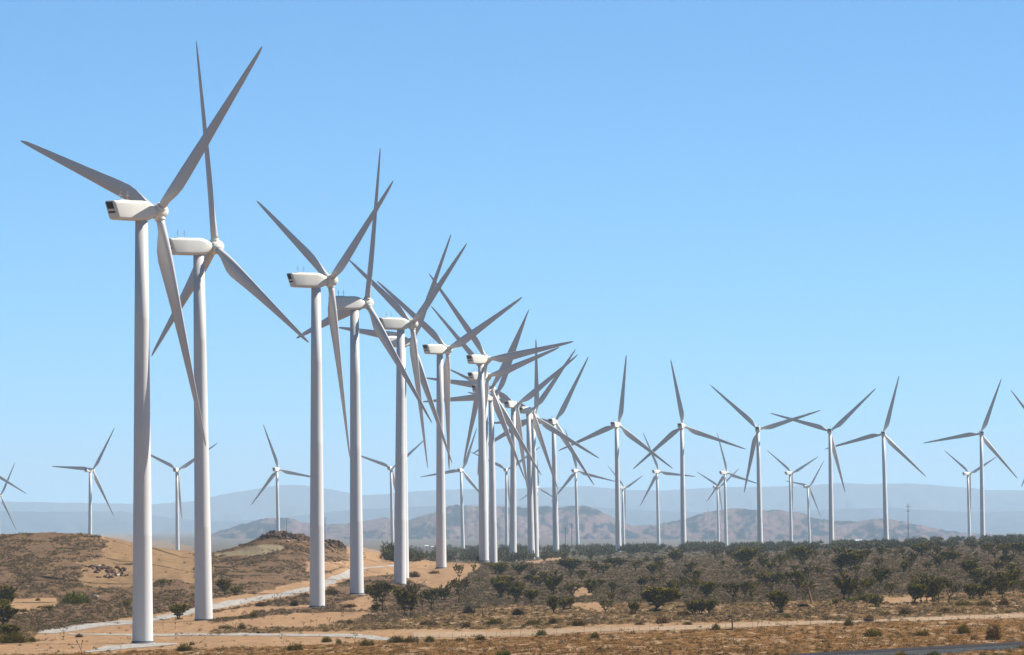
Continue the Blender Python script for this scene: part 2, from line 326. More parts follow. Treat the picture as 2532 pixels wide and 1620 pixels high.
strip('dirt_road', [(1020, 1570, 6), (1200, 1568, 6), (1400, 1562, 6), (1520, 1556, 5), (1640, 1554, 4), (1760, 1549, 4.5), (1900, 1545, 4), (1990, 1542, 3.5), (2120, 1538, 2.5), (2250, 1533, 3), (2400, 1527, 4), (2532, 1523, 5.5), (2640, 1518, 6)], M_dirt)

# ------------------------------------------------------------------ hills and mountains
def ridge(name, pts, Y0, Y1, Y2, base_row, material, amp, seed, du=4., rows_=46, colf=None):
    P = np.array(pts, float); u = np.arange(P[0, 0], P[-1, 0], du); sky_y = np.interp(u, P[:, 0], P[:, 1])
    k = np.hanning(7); k /= k.sum(); sky_y = np.convolve(np.pad(sky_y, 3, mode='edge'), k, 'valid')
    sky_y = sky_y + (fbm(u / 9. + seed, u * 0 + seed) - .5) * amp
    t = np.concatenate([np.linspace(0, 1, rows_), np.linspace(1.1, 2, 6)]); T, Uu = np.meshgrid(t, u, indexing='ij')
    Yd = np.where(T <= 1, Y0 + (Y1 - Y0) * T, Y1 + (Y2 - Y1) * (T - 1))
    zr = -(sky_y - 1300) * Y1 / F; zb = -(base_row - 1300) * Y0 / F
    prof = np.where(T <= 1, T ** 1.25, 1 - (T - 1) ** 1.2)
    g = fbm(Uu / 60. + T * 1.3 + seed, T * 2.6 + Uu / 200.) - .5; g2 = fbm(Uu / 18. + seed - T, T * 9 + 3) - .5
    env = np.where(T <= 1, np.sin(np.clip(T, 0, 1) * math.pi) ** .7, 0)
    Z = zb + (zr[None] - zb) * prof + env * (zr[None] - zb) * (g * .42 + g2 * .20) + ZC
    Xd = (Uu - CX) * Yd / F
    V = np.stack([Xd, Yd, Z], -1).reshape(-1, 3); n = len(u)
    J = np.arange(len(V)).reshape(-1, n); Fc = np.stack([J[:-1, :-1], J[:-1, 1:], J[1:, 1:], J[1:, :-1]], -1).reshape(-1, 4)
    col = colf(Uu, T, seed) if colf else None
    return tag(mesh_obj(name, V, Fc, material, smooth=True, col=col), kind='structure')
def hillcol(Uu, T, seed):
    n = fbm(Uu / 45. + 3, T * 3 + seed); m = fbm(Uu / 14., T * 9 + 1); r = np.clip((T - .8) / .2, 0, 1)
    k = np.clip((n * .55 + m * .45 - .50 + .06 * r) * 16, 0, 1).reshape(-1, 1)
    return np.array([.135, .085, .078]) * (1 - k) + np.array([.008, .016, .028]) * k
HILL = [(-900, 1352), (200, 1350), (360, 1348), (395, 1345), (440, 1338), (480, 1333), (540, 1314), (600, 1296), (660, 1281), (700, 1279), (715, 1281), (740, 1290), (800, 1296), (850, 1297), (900, 1288), (925, 1283), (950, 1281), (1000, 1289), (1050, 1273), (1080, 1266), (1105, 1253), (1130, 1249), (1180, 1252), (1220, 1250), (1300, 1256), (1340, 1252), (1380, 1256), (1440, 1249), (1480, 1262), (1530, 1287), (1560, 1300), (1620, 1298), (1700, 1282), (1740, 1268), (1780, 1260), (1815, 1256), (1870, 1262), (1925, 1261), (1980, 1267), (2010, 1280), (2070, 1289), (2120, 1289), (2150, 1284), (2200, 1283), (2250, 1294), (2300, 1304), (2350, 1314), (2420, 1319), (2500, 1326), (2700, 1338), (3200, 1346)]
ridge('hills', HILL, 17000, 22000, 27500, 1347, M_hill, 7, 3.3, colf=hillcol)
MT1 = [(-2500, 1250), (-200, 1240), (0, 1240), (150, 1243), (380, 1247), (500, 1238), (540, 1224), (620, 1211), (700, 1199), (770, 1201), (850, 1216), (900, 1226), (1000, 1217), (1100, 1211), (1300, 1208), (1450, 1202), (1550, 1212), (1640, 1213), (1750, 1206), (1880, 1204), (2000, 1201), (2080, 1194), (2150, 1198), (2250, 1195), (2350, 1203), (2450, 1212), (2540, 1213), (2900, 1200), (5000, 1230)]
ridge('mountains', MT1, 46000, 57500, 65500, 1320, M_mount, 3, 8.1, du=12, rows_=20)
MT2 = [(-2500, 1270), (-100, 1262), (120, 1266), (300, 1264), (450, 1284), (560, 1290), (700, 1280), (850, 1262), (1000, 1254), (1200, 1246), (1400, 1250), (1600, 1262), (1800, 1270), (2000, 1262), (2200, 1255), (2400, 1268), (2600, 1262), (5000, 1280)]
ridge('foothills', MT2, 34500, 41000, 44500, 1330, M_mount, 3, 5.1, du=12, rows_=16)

# ------------------------------------------------------------------ wind turbines
TAU, GAM, HUBH, OVH = math.radians(5.5), math.radians(0.7), 80.0, 4.0
mb = MB()
prof = [(-3.5, 1.93), (0.02, 1.93), (6, 1.87), (19.9, 1.74), (20.0, 1.745), (20.1, 1.735), (40.0, 1.54), (40.1, 1.545), (40.2, 1.535), (60, 1.36), (60.1, 1.365), (60.2, 1.355), (78.15, 1.17)]
N = 40
mb.loft([[(r * math.cos(2 * math.pi * k / N), r * math.sin(2 * math.pi * k / N), z) for k in range(N)] for z, r in prof])
P_tower = mb.obj('tower', M_tower, smooth=True)
mb = MB()
mb.loft([[(r * math.cos(2 * math.pi * k / N), r * math.sin(2 * math.pi * k / N), z) for k in range(N)] for z, r in [(-3.4, 2.4), (.06, 2.4), (.10, 2.34)]])
P_found = mb.obj('foundation', M_conc)
mb = MB()
mb.loft([[(r * math.cos(2 * math.pi * k / N), r * math.sin(2 * math.pi * k / N), z) for k in range(N)] for z, r in [(.11, 2.08), (.40, 2.08), (.44, 1.96), (.44, 1.95)]])
P_flange = mb.obj('base_flange', mat('dark_flange_steel', (.12, .12, .125), .6, .4))

def rrect(y, hw, zt, zb, r, shear=0., n=6):
    cz = (zt + zb) / 2; hh = (zt - zb) / 2; P = []
    for q, (sx, sz) in enumerate([(1, 1), (-1, 1), (-1, -1), (1, -1)]):
        rr_ = min(r, hw, hh); cx_, cz_ = sx * (hw - rr_), sz * (hh - rr_)
        for k in range(n):
            a = math.pi / 2 * (q + k / (n - 1)); px, pz = cx_ + rr_ * math.cos(a), cz + cz_ + rr_ * math.sin(a)
            P.append((px, y + shear * (pz - 80.0), pz))
    return P
SH = -0.36
mb = MB()
mb.loft([rrect(-6.93, 1.30, 81.52, 78.48, .35, SH), rrect(-6.85, 1.46, 81.68, 78.34, .45, SH), rrect(-6.5, 1.55, 81.78, 78.26, .55, SH), rrect(-3, 1.60, 81.86, 78.18, .65, SH * .3),
         rrect(-.5, 1.60, 81.88, 78.16, .7), rrect(.6, 1.58, 81.78, 78.18, .85), rrect(1.5, 1.48, 81.52, 78.34, 1.1), rrect(2.2, 1.34, 81.25, 78.65, 1.25), rrect(2.6, 1.22, 81.1, 78.85, 1.2), rrect(2.8, 1.14, 81.0, 78.95, 1.1)])
P_nac = mb.obj('nacelle', M_nac, smooth=True)
Ms = Matrix.Rotation(math.atan(SH) * -1 * -1, 3, 'X') if False else Matrix(((1, 0, 0), (0, 1, SH), (0, 0, 1)))
def ry(z): return -6.96 + SH * (z - 80)
mb = MB(); mb.box((0, ry(80.85), 80.85), (1.9, .10, 1.25), Ms)
for k in range(7): mb.box((0, ry(80.25 + k * .2) - .06, 80.25 + k * .2), (2.0, .06, .05))
P_v1 = mb.obj('vent', M_vent)
mb = MB(); mb.box((0, ry(79.62), 79.62), (1.9, .10, .34), Ms); P_v2 = mb.obj('vent', M_vent)
def mast(y):
    m = MB(); m.tube([(0.5, y, 81.85), (0.5, y, 83.35)], .05, 6); m.tube([(.5, y - .35, 82.75), (.5, y + .35, 82.75)], .035, 5)
    m.box((.5, y, 83.4), (.16, .22, .12)); m.box((.5, y - .35, 82.85), (.09, .09, .2)); return m.obj('weather_mast', M_steel)
P_m1, P_m2 = mast(-5.2), mast(-3.6)
mb = MB(); mb.box((0, -4.4, 81.9), (1.2, 2.2, .14)); P_hatch = mb.obj('roof_hatch', M_nac)

HUB = Matrix.Translation((0, OVH, HUBH)) @ Matrix.Rotation(TAU, 4, 'X')
mb = MB()
hp = [(-1.22, 1.15), (-1.15, 1.3), (-.7, 1.42), (0, 1.5), (.7, 1.45), (1.2, 1.25), (1.6, .92), (1.85, .55), (1.97, .12)]
mb.loft([[(r * math.cos(2 * math.pi * k / 24), y, r * math.sin(2 * math.pi * k / 24)) for k in range(24)] for y, r in hp])
for b in range(3):
    R3 = Matrix.Rotation(b * 2 * math.pi / 3, 3, 'Y')
    mb.loft([[R3 @ Vector((r * math.cos(2 * math.pi * k / 20), r * math.sin(2 * math.pi * k / 20), z)) for k in range(20)] for z, r in [(.6, .98), (1.62, .98), (1.70, .92)]])
P_hub = mb.obj('hub', M_nac, smooth=True)
# blade: +Z outwards, leading edge -X, upwind +Y
sec = [(1.5, 1.56, 1.0, -.78, 0), (2.6, 1.56, 1.0, -.78, 2), (3.8, 1.85, .80, -.82, 8), (5.2, 2.55, .55, -.9, 13), (7, 3.25, .39, -.98, 14), (9, 3.5, .32, -1.0, 12.5), (12, 3.3, .28, -.97, 10),
       (16, 2.95, .25, -.9, 7.5), (21, 2.5, .23, -.78, 5.5), (26, 2.1, .21, -.67, 4), (31, 1.72, .20, -.56, 2.6), (36, 1.36, .19, -.46, 1.5), (40, 1.04, .18, -.36, .8), (42.5, .78, .17, -.28, .2), (43.9, .48, .16, -.2, 0), (44.5, .2, .2, -.1, 0), (44.62, .04, .3, -.02, 0)]
mb = MB(); rings = []; NS = 18
for z, c, th, le, tw in sec:
    tw = math.radians(tw); ring = []; circ = max(0, min(1, (th - .32) / .6))
    for k in range(NS):
        a = 2 * math.pi * k / NS; xf = (1 - math.cos(a)) / 2
        yt = 5 * th * (.2969 * math.sqrt(xf) - .126 * xf - .3516 * xf ** 2 + .2843 * xf ** 3 - .1015 * xf ** 4)
        yc = math.sqrt(max(0, xf * (1 - xf))) * (1.0 if circ > .95 else th)
        yv = (yt * (1 - circ) + yc * circ) * (1 if math.sin(a) >= 0 else -1) + (0.02 * math.sin(math.pi * xf) * (1 - circ))
        px, py = le + c * xf, -c * yv
        ring.append((px * math.cos(tw) + py * math.sin(tw), py * math.cos(tw) - px * math.sin(tw), z))
    rings.append(ring)
mb.loft(rings); P_blade = mb.obj('blade', M_blade, smooth=True)

TURB = {   # x, y, z (from camera height), yaw, rotor phase, lean
 'T1': (-68.28, 1272.4, -21.74, 49.68, 49.73, -0.25),
 'T2': (-66.2, 1477.9, -20.01, 61.53, 119.48, -0.87),
 'T3': (-48.15, 1701.0, -19.32, 62.31, 58.87, -0.27),
 'T4': (-42.57, 1887.9, -18.89, 59.95, 19.03, -0.54),
 'T5': (-34.28, 2106.3, -18.19, 60.97, 58.22, 0.12),
 'T5b': (-36.43, 2307.2, -18.32, 54.5, 37.76, -0.33),
 'T6': (-25.84, 2512.2, -15.61, 46.29, 66.12, -0.4),
 'T7': (-11.17, 2724.0, -14.19, 39.44, 82.2, -0.83),
 'T8': (-11.81, 2966.6, -15.6, 43.69, 75.12, -0.91),
 'T9': (-12.45, 3098.7, -18.39, 46.07, 37.11, 0.3),
 'T10': (-8.9, 3308.9, -18.3, 35.69, 28.49, -0.87),
 'T11': (0.57, 3518.2, -18.1, 29.61, 55.24, 0.06),
 'T12a': (10.45, 3690.7, -18.05, 36.45, 44.19, -1.18),
 'T12b': (13.45, 3901.1, -18.28, 22.02, 3.27, -1.1),
 'T13': (26.45, 4117.8, -17.76, 16.26, 30.03, -1.16),
 'R1': (66.86, 4317.2, -16.67, 20.83, 9.22, -0.89),
 'R2': (112.66, 4514.9, -14.55, 12.7, 111.05, -0.83),
 'R3': (168.66, 4670.9, -14.57, 5.54, 74.08, -1.14),
 'R4': (225.95, 4862.8, -13.21, 6.35, 47.46, -0.73),
 'R5': (275.35, 5059.0, -12.38, 4.01, 16.8, -1.58),
 'R6': (357.16, 5217.3, -10.06, -0.73, 21.19, -0.85),
 'R7': (419.18, 5406.3, -8.9, -4.14, 83.13, -0.13),
 'F00': (-521.75, 6893.6, -25.21, 22.63, 2.5, -1.16),
 'F0': (-575.11, 7713.8, -46.06, 38.82, 34.14, -0.71),
 'F1': (-366.28, 5971.6, -31.72, 32.37, 34.34, 0.01),
 'F2': (-299.5, 6162.1, -30.11, 14.13, 57.79, -0.68),
 'F3': (-216.24, 6374.5, -27.91, 21.59, 102.73, -1.25),
 'F4': (-114.17, 6590.5, -25.06, 16.71, 51.72, -1.35),
 'F5': (-47.56, 6692.7, -26.13, 18.72, 22.88, -1.54),
 'F6': (-5.63, 7298.2, -20.81, 12.92, 56.36, -0.37),
 'F7': (41.57, 11005.5, -18.6, 32.02, 0.9, -0.99),
 'F8': (67.13, 7014.8, -24.12, 25.95, 106.02, -1.62),
 'F9': (151.52, 7104.6, -24.24, 34.63, 97.69, -1.23),
 'F10': (141.13, 8677.4, -32.59, 56.6, 69.96, -1.26),
 'F11': (228.36, 7327.7, -23.64, 42.6, 106.87, -1.2),
 'F12': (272.11, 9053.9, -29.27, 45.51, 57.92, -1.23),
 'F13': (313.25, 7714.0, -21.03, 44.33, 66.36, -1.1),
 'F14': (391.91, 9054.1, -28.55, 45.64, 41.35, -1.88),
 'F15': (506.71, 7613.7, -22.44, 46.04, 66.59, -1.53),
}
GR_MAIN = 'large white wind turbines of the long receding row'
GR_SIX = 'evenly spaced wind turbines on the right-hand plain'
GR_FAR = 'distant small wind turbines behind the hills and scrub'
TL = {
'T1': ('tallest, nearest white wind turbine at far left, base on the bare sand pad', GR_MAIN),
'T2': ('second-tallest white turbine, one blade straight up, just right of the nearest one', GR_MAIN),
'T3': ('third wind turbine from the left in the row, rising in front of the rocky knoll', GR_MAIN),
'T4': ('fourth turbine of the row, nacelle half shaded under an upright blade, foot by gravel road', GR_MAIN),
'T5': ('fifth turbine of the row, tower foot hidden behind dark Joshua trees', GR_MAIN),
'T5b': ('turbine mostly hidden directly behind the fifth tower, thin blade reaching left', GR_MAIN),
'T6': ('sixth visible tower of the row, on the tan slope right of the dark Joshua tree', GR_MAIN),
'T7': ('turbine in front of the tight cluster, thick tower at the end of the tan slope', GR_MAIN),
'T8': ('turbine whose nacelle peeks out just below the front nacelle of the cluster', GR_MAIN),
'T9': ('turbine hidden behind the cluster front tower, third dark-vented nacelle down', GR_MAIN),
'T10': ('slim tower touching the right side of the cluster front tower', GR_MAIN),
'T11': ('turbine standing alone just right of the paired cluster towers, nacelle with rear vents', GR_MAIN),
'T12a': ('left one of the two overlapping slim towers, nacelle in shade of its own blade', GR_MAIN),
'T12b': ('right one of the two overlapping slim towers, one blade straight up', GR_MAIN),
'T13': ('last turbine of the cluster, before the wide gap, box-shaped nacelle seen from behind', GR_MAIN),
'R1': ('leftmost of the six spaced right-hand turbines, blade almost straight up', GR_SIX),
'R2': ('second of the six spaced right-hand turbines, long blade reaching far right', GR_SIX),
'R3': ('third of the six spaced right-hand turbines, one blade hanging along its tower', GR_SIX),
'R4': ('fourth of the six spaced right-hand turbines, blade tip crossing its left neighbour', GR_SIX),
'R5': ('fifth of the six spaced right-hand turbines, left of the lone utility pole', GR_SIX),
'R6': ('rightmost whole turbine of the six, nacelle seen exactly from behind', GR_SIX),
'R7': ('turbine cut off by the right edge, only two blade tips in view', GR_SIX),
'F00': ('turbine outside the left edge, a single blade tip entering the picture', GR_FAR),
'F0': ('distant turbine cut by the left edge above the brown hill', GR_FAR),
'F1': ('distant turbine above the crest of the left brown hill', GR_FAR),
'F2': ('distant turbine seen between the two nearest towers', GR_FAR),
'F3': ('distant turbine rising behind the rocky knoll', GR_FAR),
'F4': ('distant turbine seen just left of the fifth tower', GR_FAR),
'F5': ('distant turbine left of the cluster front tower, against the hills', GR_FAR),
'F6': ('distant turbine seen between the cluster towers', GR_FAR),
'F7': ('tiny turbine mostly hidden behind the paired slim towers, one blade pointing right', GR_FAR),
'F8': ('distant turbine in the wide gap right of the cluster', GR_FAR),
'F9': ('distant turbine between the first and second of the six right-hand turbines', GR_FAR),
'F10': ('small turbine close behind the first of the six right-hand turbines', GR_FAR),
'F11': ('distant turbine between second and third of the six, right one of an overlapping pair', GR_FAR),
'F12': ('smaller, farther turbine overlapping at the left of its distant neighbour', GR_FAR),
'F13': ('distant turbine left of the fourth of the six, blades forming a V', GR_FAR),
'F14': ('small turbine close left of the fourth of the six, blade pointing left', GR_FAR),
'F15': ('distant turbine just left of the rightmost whole turbine', GR_FAR),
}
def link_copy(o, parent, M=None):
    c = o.copy(); S.collection.objects.link(c); c.parent = parent
    if M is not None: c.matrix_local = M
    return c
protos = [P_tower, P_found, P_flange, P_nac, P_v1, P_v2, P_m1, P_m2, P_hatch, P_hub, P_blade]
for nm, (X_, Y_, Z_, yaw, ph, lean) in TURB.items():
    t = empty('wind_turbine', (X_, Y_, Z_ + ZC))
    t.rotation_euler = (0, 0, 0)
    t.matrix_world = Matrix.Translation((X_, Y_, Z_ + ZC)) @ Matrix.Rotation(math.radians(lean), 4, 'Y') @ Matrix.Rotation(-math.radians(yaw), 4, 'Z')
    tag(t, TL[nm][0], 'wind turbine', TL[nm][1])
    parts = [link_copy(P_found, t), link_copy(P_tower, t), link_copy(P_flange, t)]
    dz = {'T3': .9, 'T2': .45}.get(nm, 0)                       # these two towers stand a little deeper
    for p_ in parts: p_.location.z = -dz
    parts[1].scale.z = (78.15 + dz) / 78.15
    n_ = link_copy(P_nac, t)
    for p in (P_v1, P_v2, P_m1, P_m2, P_hatch): link_copy(p, n_)
    link_copy(P_hub, t, HUB @ Matrix.Rotation(math.radians(ph), 4, 'Y'))
    for b in range(3):
        link_copy(P_blade, t, HUB @ Matrix.Rotation(math.radians(ph + 120 * b), 4, 'Y') @ Matrix.Rotation(-GAM, 4, 'X'))
for p in protos: bpy.data.objects.remove(p)

# ------------------------------------------------------------------ vegetation
PXM = lambda Y: F / Y                                           # photo pixels per metre at distance Y
def spikes(c, axis, n, ln, wd, R, spread=1.0):
    """n long triangles radiating from c, biased to axis; returns (n*3,3)"""
    d = R.normal(size=(n, 3)); d /= np.linalg.norm(d, axis=1)[:, None]
    d = d * spread + np.asarray(axis) * .75; d /= np.linalg.norm(d, axis=1)[:, None]
    s = np.cross(d, R.normal(size=(n, 3))); s /= np.linalg.norm(s, axis=1)[:, None]
    L = ln * R.uniform(.7, 1.15, (n, 1)); w = wd * R.uniform(.7, 1.2, (n, 1))
    b = np.asarray(c) + d * L * .1
    return np.stack([b - s * w, b + s * w, b + d * L], 1).reshape(-1, 3)

def joshua(seed, H=6.0, kind='open'):
    R = np.random.default_rng(seed); tb = MB(); tips = []
    dep = {'open': 4, 'dense': 4, 'low': 3, 'sapling': 1, 'thin': 2}[kind]
    def grow(p, d, L, r, k):
        q = p + d * L; mid_ = (p + q) / 2 + Vector(R.normal(size=3) * L * .07)
        tb.tube([p, mid_, q], [r, r * .88, r * .75], 6, cap=False)
        if k == 0: tips.append((q, d)); return
        nf = 2 if (R.random() < .55 and kind != 'dense') else 3
        if k == 1 and R.random() < .25: nf = 1
        a0 = R.uniform(0, 6.28)
        for i in range(nf):
            a = a0 + i * 6.283 / nf + R.uniform(-.5, .5); sp = (R.uniform(.55, 1.05) if k > 2 else R.uniform(.35, .85)) if kind != 'low' else R.uniform(.8, 1.4)
            side = Vector((math.cos(a), math.sin(a), 0)); nd = (d * math.cos(sp) + side * math.sin(sp) + Vector((0, 0, .55))).normalized()
            grow(q, nd, L * R.uniform(.55, .98), r * .72, k - 1)
            if R.random() < (.8 if kind == 'dense' else .4): tips.append(((q + p) / 2 + side * .2, side))
    h0 = {'open': .30, 'dense': .22, 'low': .14, 'sapling': .6, 'thin': .5}[kind] * H
    ns = {'open': 1, 'dense': 2, 'low': 3, 'sapling': 1, 'thin': 1}[kind]
    for i in range(ns):
        a = R.uniform(0, 6.28); o = Vector((math.cos(a), math.sin(a), 0)) * (.5 if ns > 1 else 0)
        grow(o + Vector((0, 0, -.4)), (Vector((R.normal() * .08, R.normal() * .08, 1)) + o * .5).normalized(), h0 + .4, .21 if kind not in ('sapling', 'thin') else .13, dep)
    V = []; C = []
    tl = {'open': .48, 'dense': .5, 'low': .5, 'sapling': .55, 'thin': .5}[kind]
    for q, d in tips:
        m = 48 if kind != 'dense' else 48
        g = R.random(); dd = np.array(d)
        v = np.concatenate([spikes(np.array(q) + dd * o_, dd * 1.1, m // 3 + 1, tl * w_, .10, R, .9) for o_, w_ in ((-.32, .72), (-.05, .8), (.22, .85))]); m = len(v) // 3
        g = g ** 1.15; c = np.array([.038, .031, .007]) * (1 - g) + np.array([.34, .265, .018]) * g  # near-black to olive-yellow per tuft at random; the bright end paints in sunlit highlights
        V.append(v); C.append(np.repeat(c[None], len(v), 0) * np.repeat(R.uniform(.75, 1.25, (m, 1)), 3, 0))
        v = spikes(q - d * .35, -np.array(d) * .5 + np.array([0, 0, -.5]), 8, tl * .8, .05, R, .9)   # dead brown skirt
        V.append(v); C.append(np.repeat(np.array([[.085, .052, .024]]), len(v), 0) * np.repeat(R.uniform(.6, 1.3, (8, 1)), 3, 0))
    V = np.concatenate(V); C = np.concatenate(C)
    top = V[:, 2].max(); k = H / top; V = V * k
    tv = [tuple(Vector(p) * k) for p in tb.v]
    w = np.percentile(np.abs(V[:, 0]), 97) * 2
    return (tv, tb.f), (V, np.arange(len(V)).reshape(-1, 3), C), w

def shrub_mesh(seed, n, H=1.0, Wd=1.0, c0=(.13, .12, .06), c1=(.10, .08, .05), wd=.03, ln=(.16, .34), up=.7, lobes=4):
    """a ragged dome of short twigs; colours are mixed at random"""
    R = np.random.default_rng(seed)
    lc = R.uniform(-.28, .28, (lobes, 2)); lr = R.uniform(.45, 1.0, lobes); k = R.integers(0, lobes, n)
    d = R.normal(size=(n, 3)); d[:, 2] = np.abs(d[:, 2]); d /= np.linalg.norm(d, axis=1)[:, None]
    q = d * (R.uniform(.15, 1.0, n) ** .6)[:, None] * lr[k][:, None]
    p = np.stack([q[:, 0] * .36 + lc[k, 0], q[:, 1] * .36 + lc[k, 1], q[:, 2] * .78], 1)
    t = d + R.normal(size=(n, 3)) * .45 + np.array([0, 0, up]); t /= np.linalg.norm(t, axis=1)[:, None]
    L = R.uniform(ln[0], ln[1], (n, 1)); tip = p + t * L; s_ = np.cross(t, R.normal(size=(n, 3))); s_ /= np.linalg.norm(s_, axis=1)[:, None] + 1e-9
    V = np.stack([p - s_ * wd, p + s_ * wd, tip], 1) * np.array([Wd, Wd, H * .92]); V = V.reshape(-1, 3); V[:, 2] = np.maximum(V[:, 2], -.02)
    g = R.random((n, 1)); C = (np.array(c0) * g + np.array(c1) * (1 - g)) * R.uniform(.85, 1.15, (n, 1))
    return V, np.arange(n * 3).reshape(-1, 3), np.repeat(C, 3, 0)

# prototypes -------------------------------------------------------
PROTO = {}
for kind, seeds in (('open', (11, 12, 13, 14, 15, 16)), ('dense', (21, 22, 23, 24)), ('low', (31, 32, 33)), ('sapling', (41, 42, 43)), ('thin', (51, 52, 53))):
    for sd in seeds:
        (tv, tf), (cv, cf, cc), w = joshua(sd, 6.0, kind)
        tr = mesh_obj('trunk', tv, tf, M_bark); cr = mesh_obj('crown', cv, cf, M_leaf, col=cc)
        PROTO.setdefault(kind, []).append((tr, cr, w))
SHR = {}
for kind, c0, c1 in (('olive', (.23, .18, .02), (.10, .065, .012)), ('green', (.17, .18, .015), (.085, .082, .01)), ('tan', (.34, .235, .05), (.17, .10, .025)), ('brown', (.20, .115, .035), (.11, .06, .02)), ('dark', (.05, .03, .016), (.03, .018, .01))):
    for sd in range(3):
        V, Fc, C = shrub_mesh(60 + sd, 1300, 1.0, 1.0, c0, c1, .011, ln=(.12, .26))
        SHR.setdefault(kind, []).append(mesh_obj('shrub', V, Fc, M_twig, col=C))

LAND = [(354, 'nearest turbine'), (493, 'second turbine'), (783, 'third turbine'), (878, 'fourth turbine'), (990, 'fifth turbine'),
        (1091, 'sixth turbine'), (1200, 'cluster front tower'), (1275, 'lone cluster tower'), (1319, 'paired slim towers'), (1376, 'last cluster tower'),
        (1530, 'first right-hand turbine'), (1691, 'second right-hand turbine'), (1881, 'third right-hand turbine'), (2057, 'fourth right-hand turbine'),
        (2193, 'fifth right-hand turbine'), (2431, 'rightmost whole turbine')]
def where(u, y):
    x, nme = min(LAND, key=lambda t: abs(t[0] - u)); d = u - x
    side = 'below' if abs(d) < 14 else ('left of' if d < 0 else 'right of')
    l1 = np.interp(u, L1[:, 0], L1[:, 1]); l2 = np.interp(u, L2[:, 0], L2[:, 1])
    if y > l1 + 14: z = 'in brown foreground grass'
    elif y > l1 - 24: z = 'beside pale dirt track'
    elif y > l2: z = 'behind the track'
    elif u < 1120: z = 'on left-hand slopes'
    elif y > 1440: z = 'at scrub front'
    elif y > 1400: z = 'midway up scrub'
    else: z = 'in far scrub'
    return f'{z}, {side} {nme}'
PLANTS = []        # (object, adjective+noun, u, y)
def tree(u, y, hpx, kind='open', wpx=None, noun=None, lean=0.0, var=None):
    X_, Y_, Z_ = at(u, y); H = hpx / PXM(Y_); vs = PROTO[kind]; tr, cr, w = vs[(var if var is not None else len(PLANTS)) % len(vs)]
    sz = H / 6.0; sx = sz if wpx is None else max(.55 * sz, min(2.2 * sz, (wpx / PXM(Y_)) / w))
    t = empty('joshua_tree', (X_, Y_, Z_ - .05)); t.scale = (sx, sx, sz); t.rotation_euler = (0, lean, random.uniform(0, 6.28) if not lean else random.uniform(-.4, .4))
    link_copy(tr, t); link_copy(cr, t)
    if noun is None:
        m = 'tall' if H > 6 else ('small' if H < 3.2 else 'mid-sized')
        noun = {'open': f'{m} open-branched Joshua tree', 'dense': f'{m} dense Joshua tree', 'low': f'{m} sprawling Joshua tree', 'sapling': f'{m} forked Joshua sapling', 'thin': f'{m} thin Joshua tree'}[kind]
    t['category'] = 'Joshua tree'; t['group'] = 'Joshua trees scattered over the desert plain'; PLANTS.append((t, noun, u, y)); return t
def bush(u, y, hpx, wpx, kind='olive'):
    X_, Y_, Z_ = at(u, y); p = PXM(Y_); o = SHR[kind][len(PLANTS) % 3].copy(); S.collection.objects.link(o)
    o.location = (X_, Y_, Z_ - .05); o.scale = (wpx / p, wpx / p * .9, hpx / p); o.rotation_euler = (0, 0, random.uniform(0, 6.28))
    o['category'] = 'bush'; o['group'] = 'desert bushes standing apart'
    m = 'wide ' if wpx > 42 else ('small ' if wpx < 26 else 'round ')
    PLANTS.append((o, m + {'olive': 'olive-green twiggy bush', 'green': 'bright green bush', 'tan': 'straw-yellow bush', 'brown': 'brown twiggy bush', 'dark': 'dark low bush'}[kind], u, y)); return o

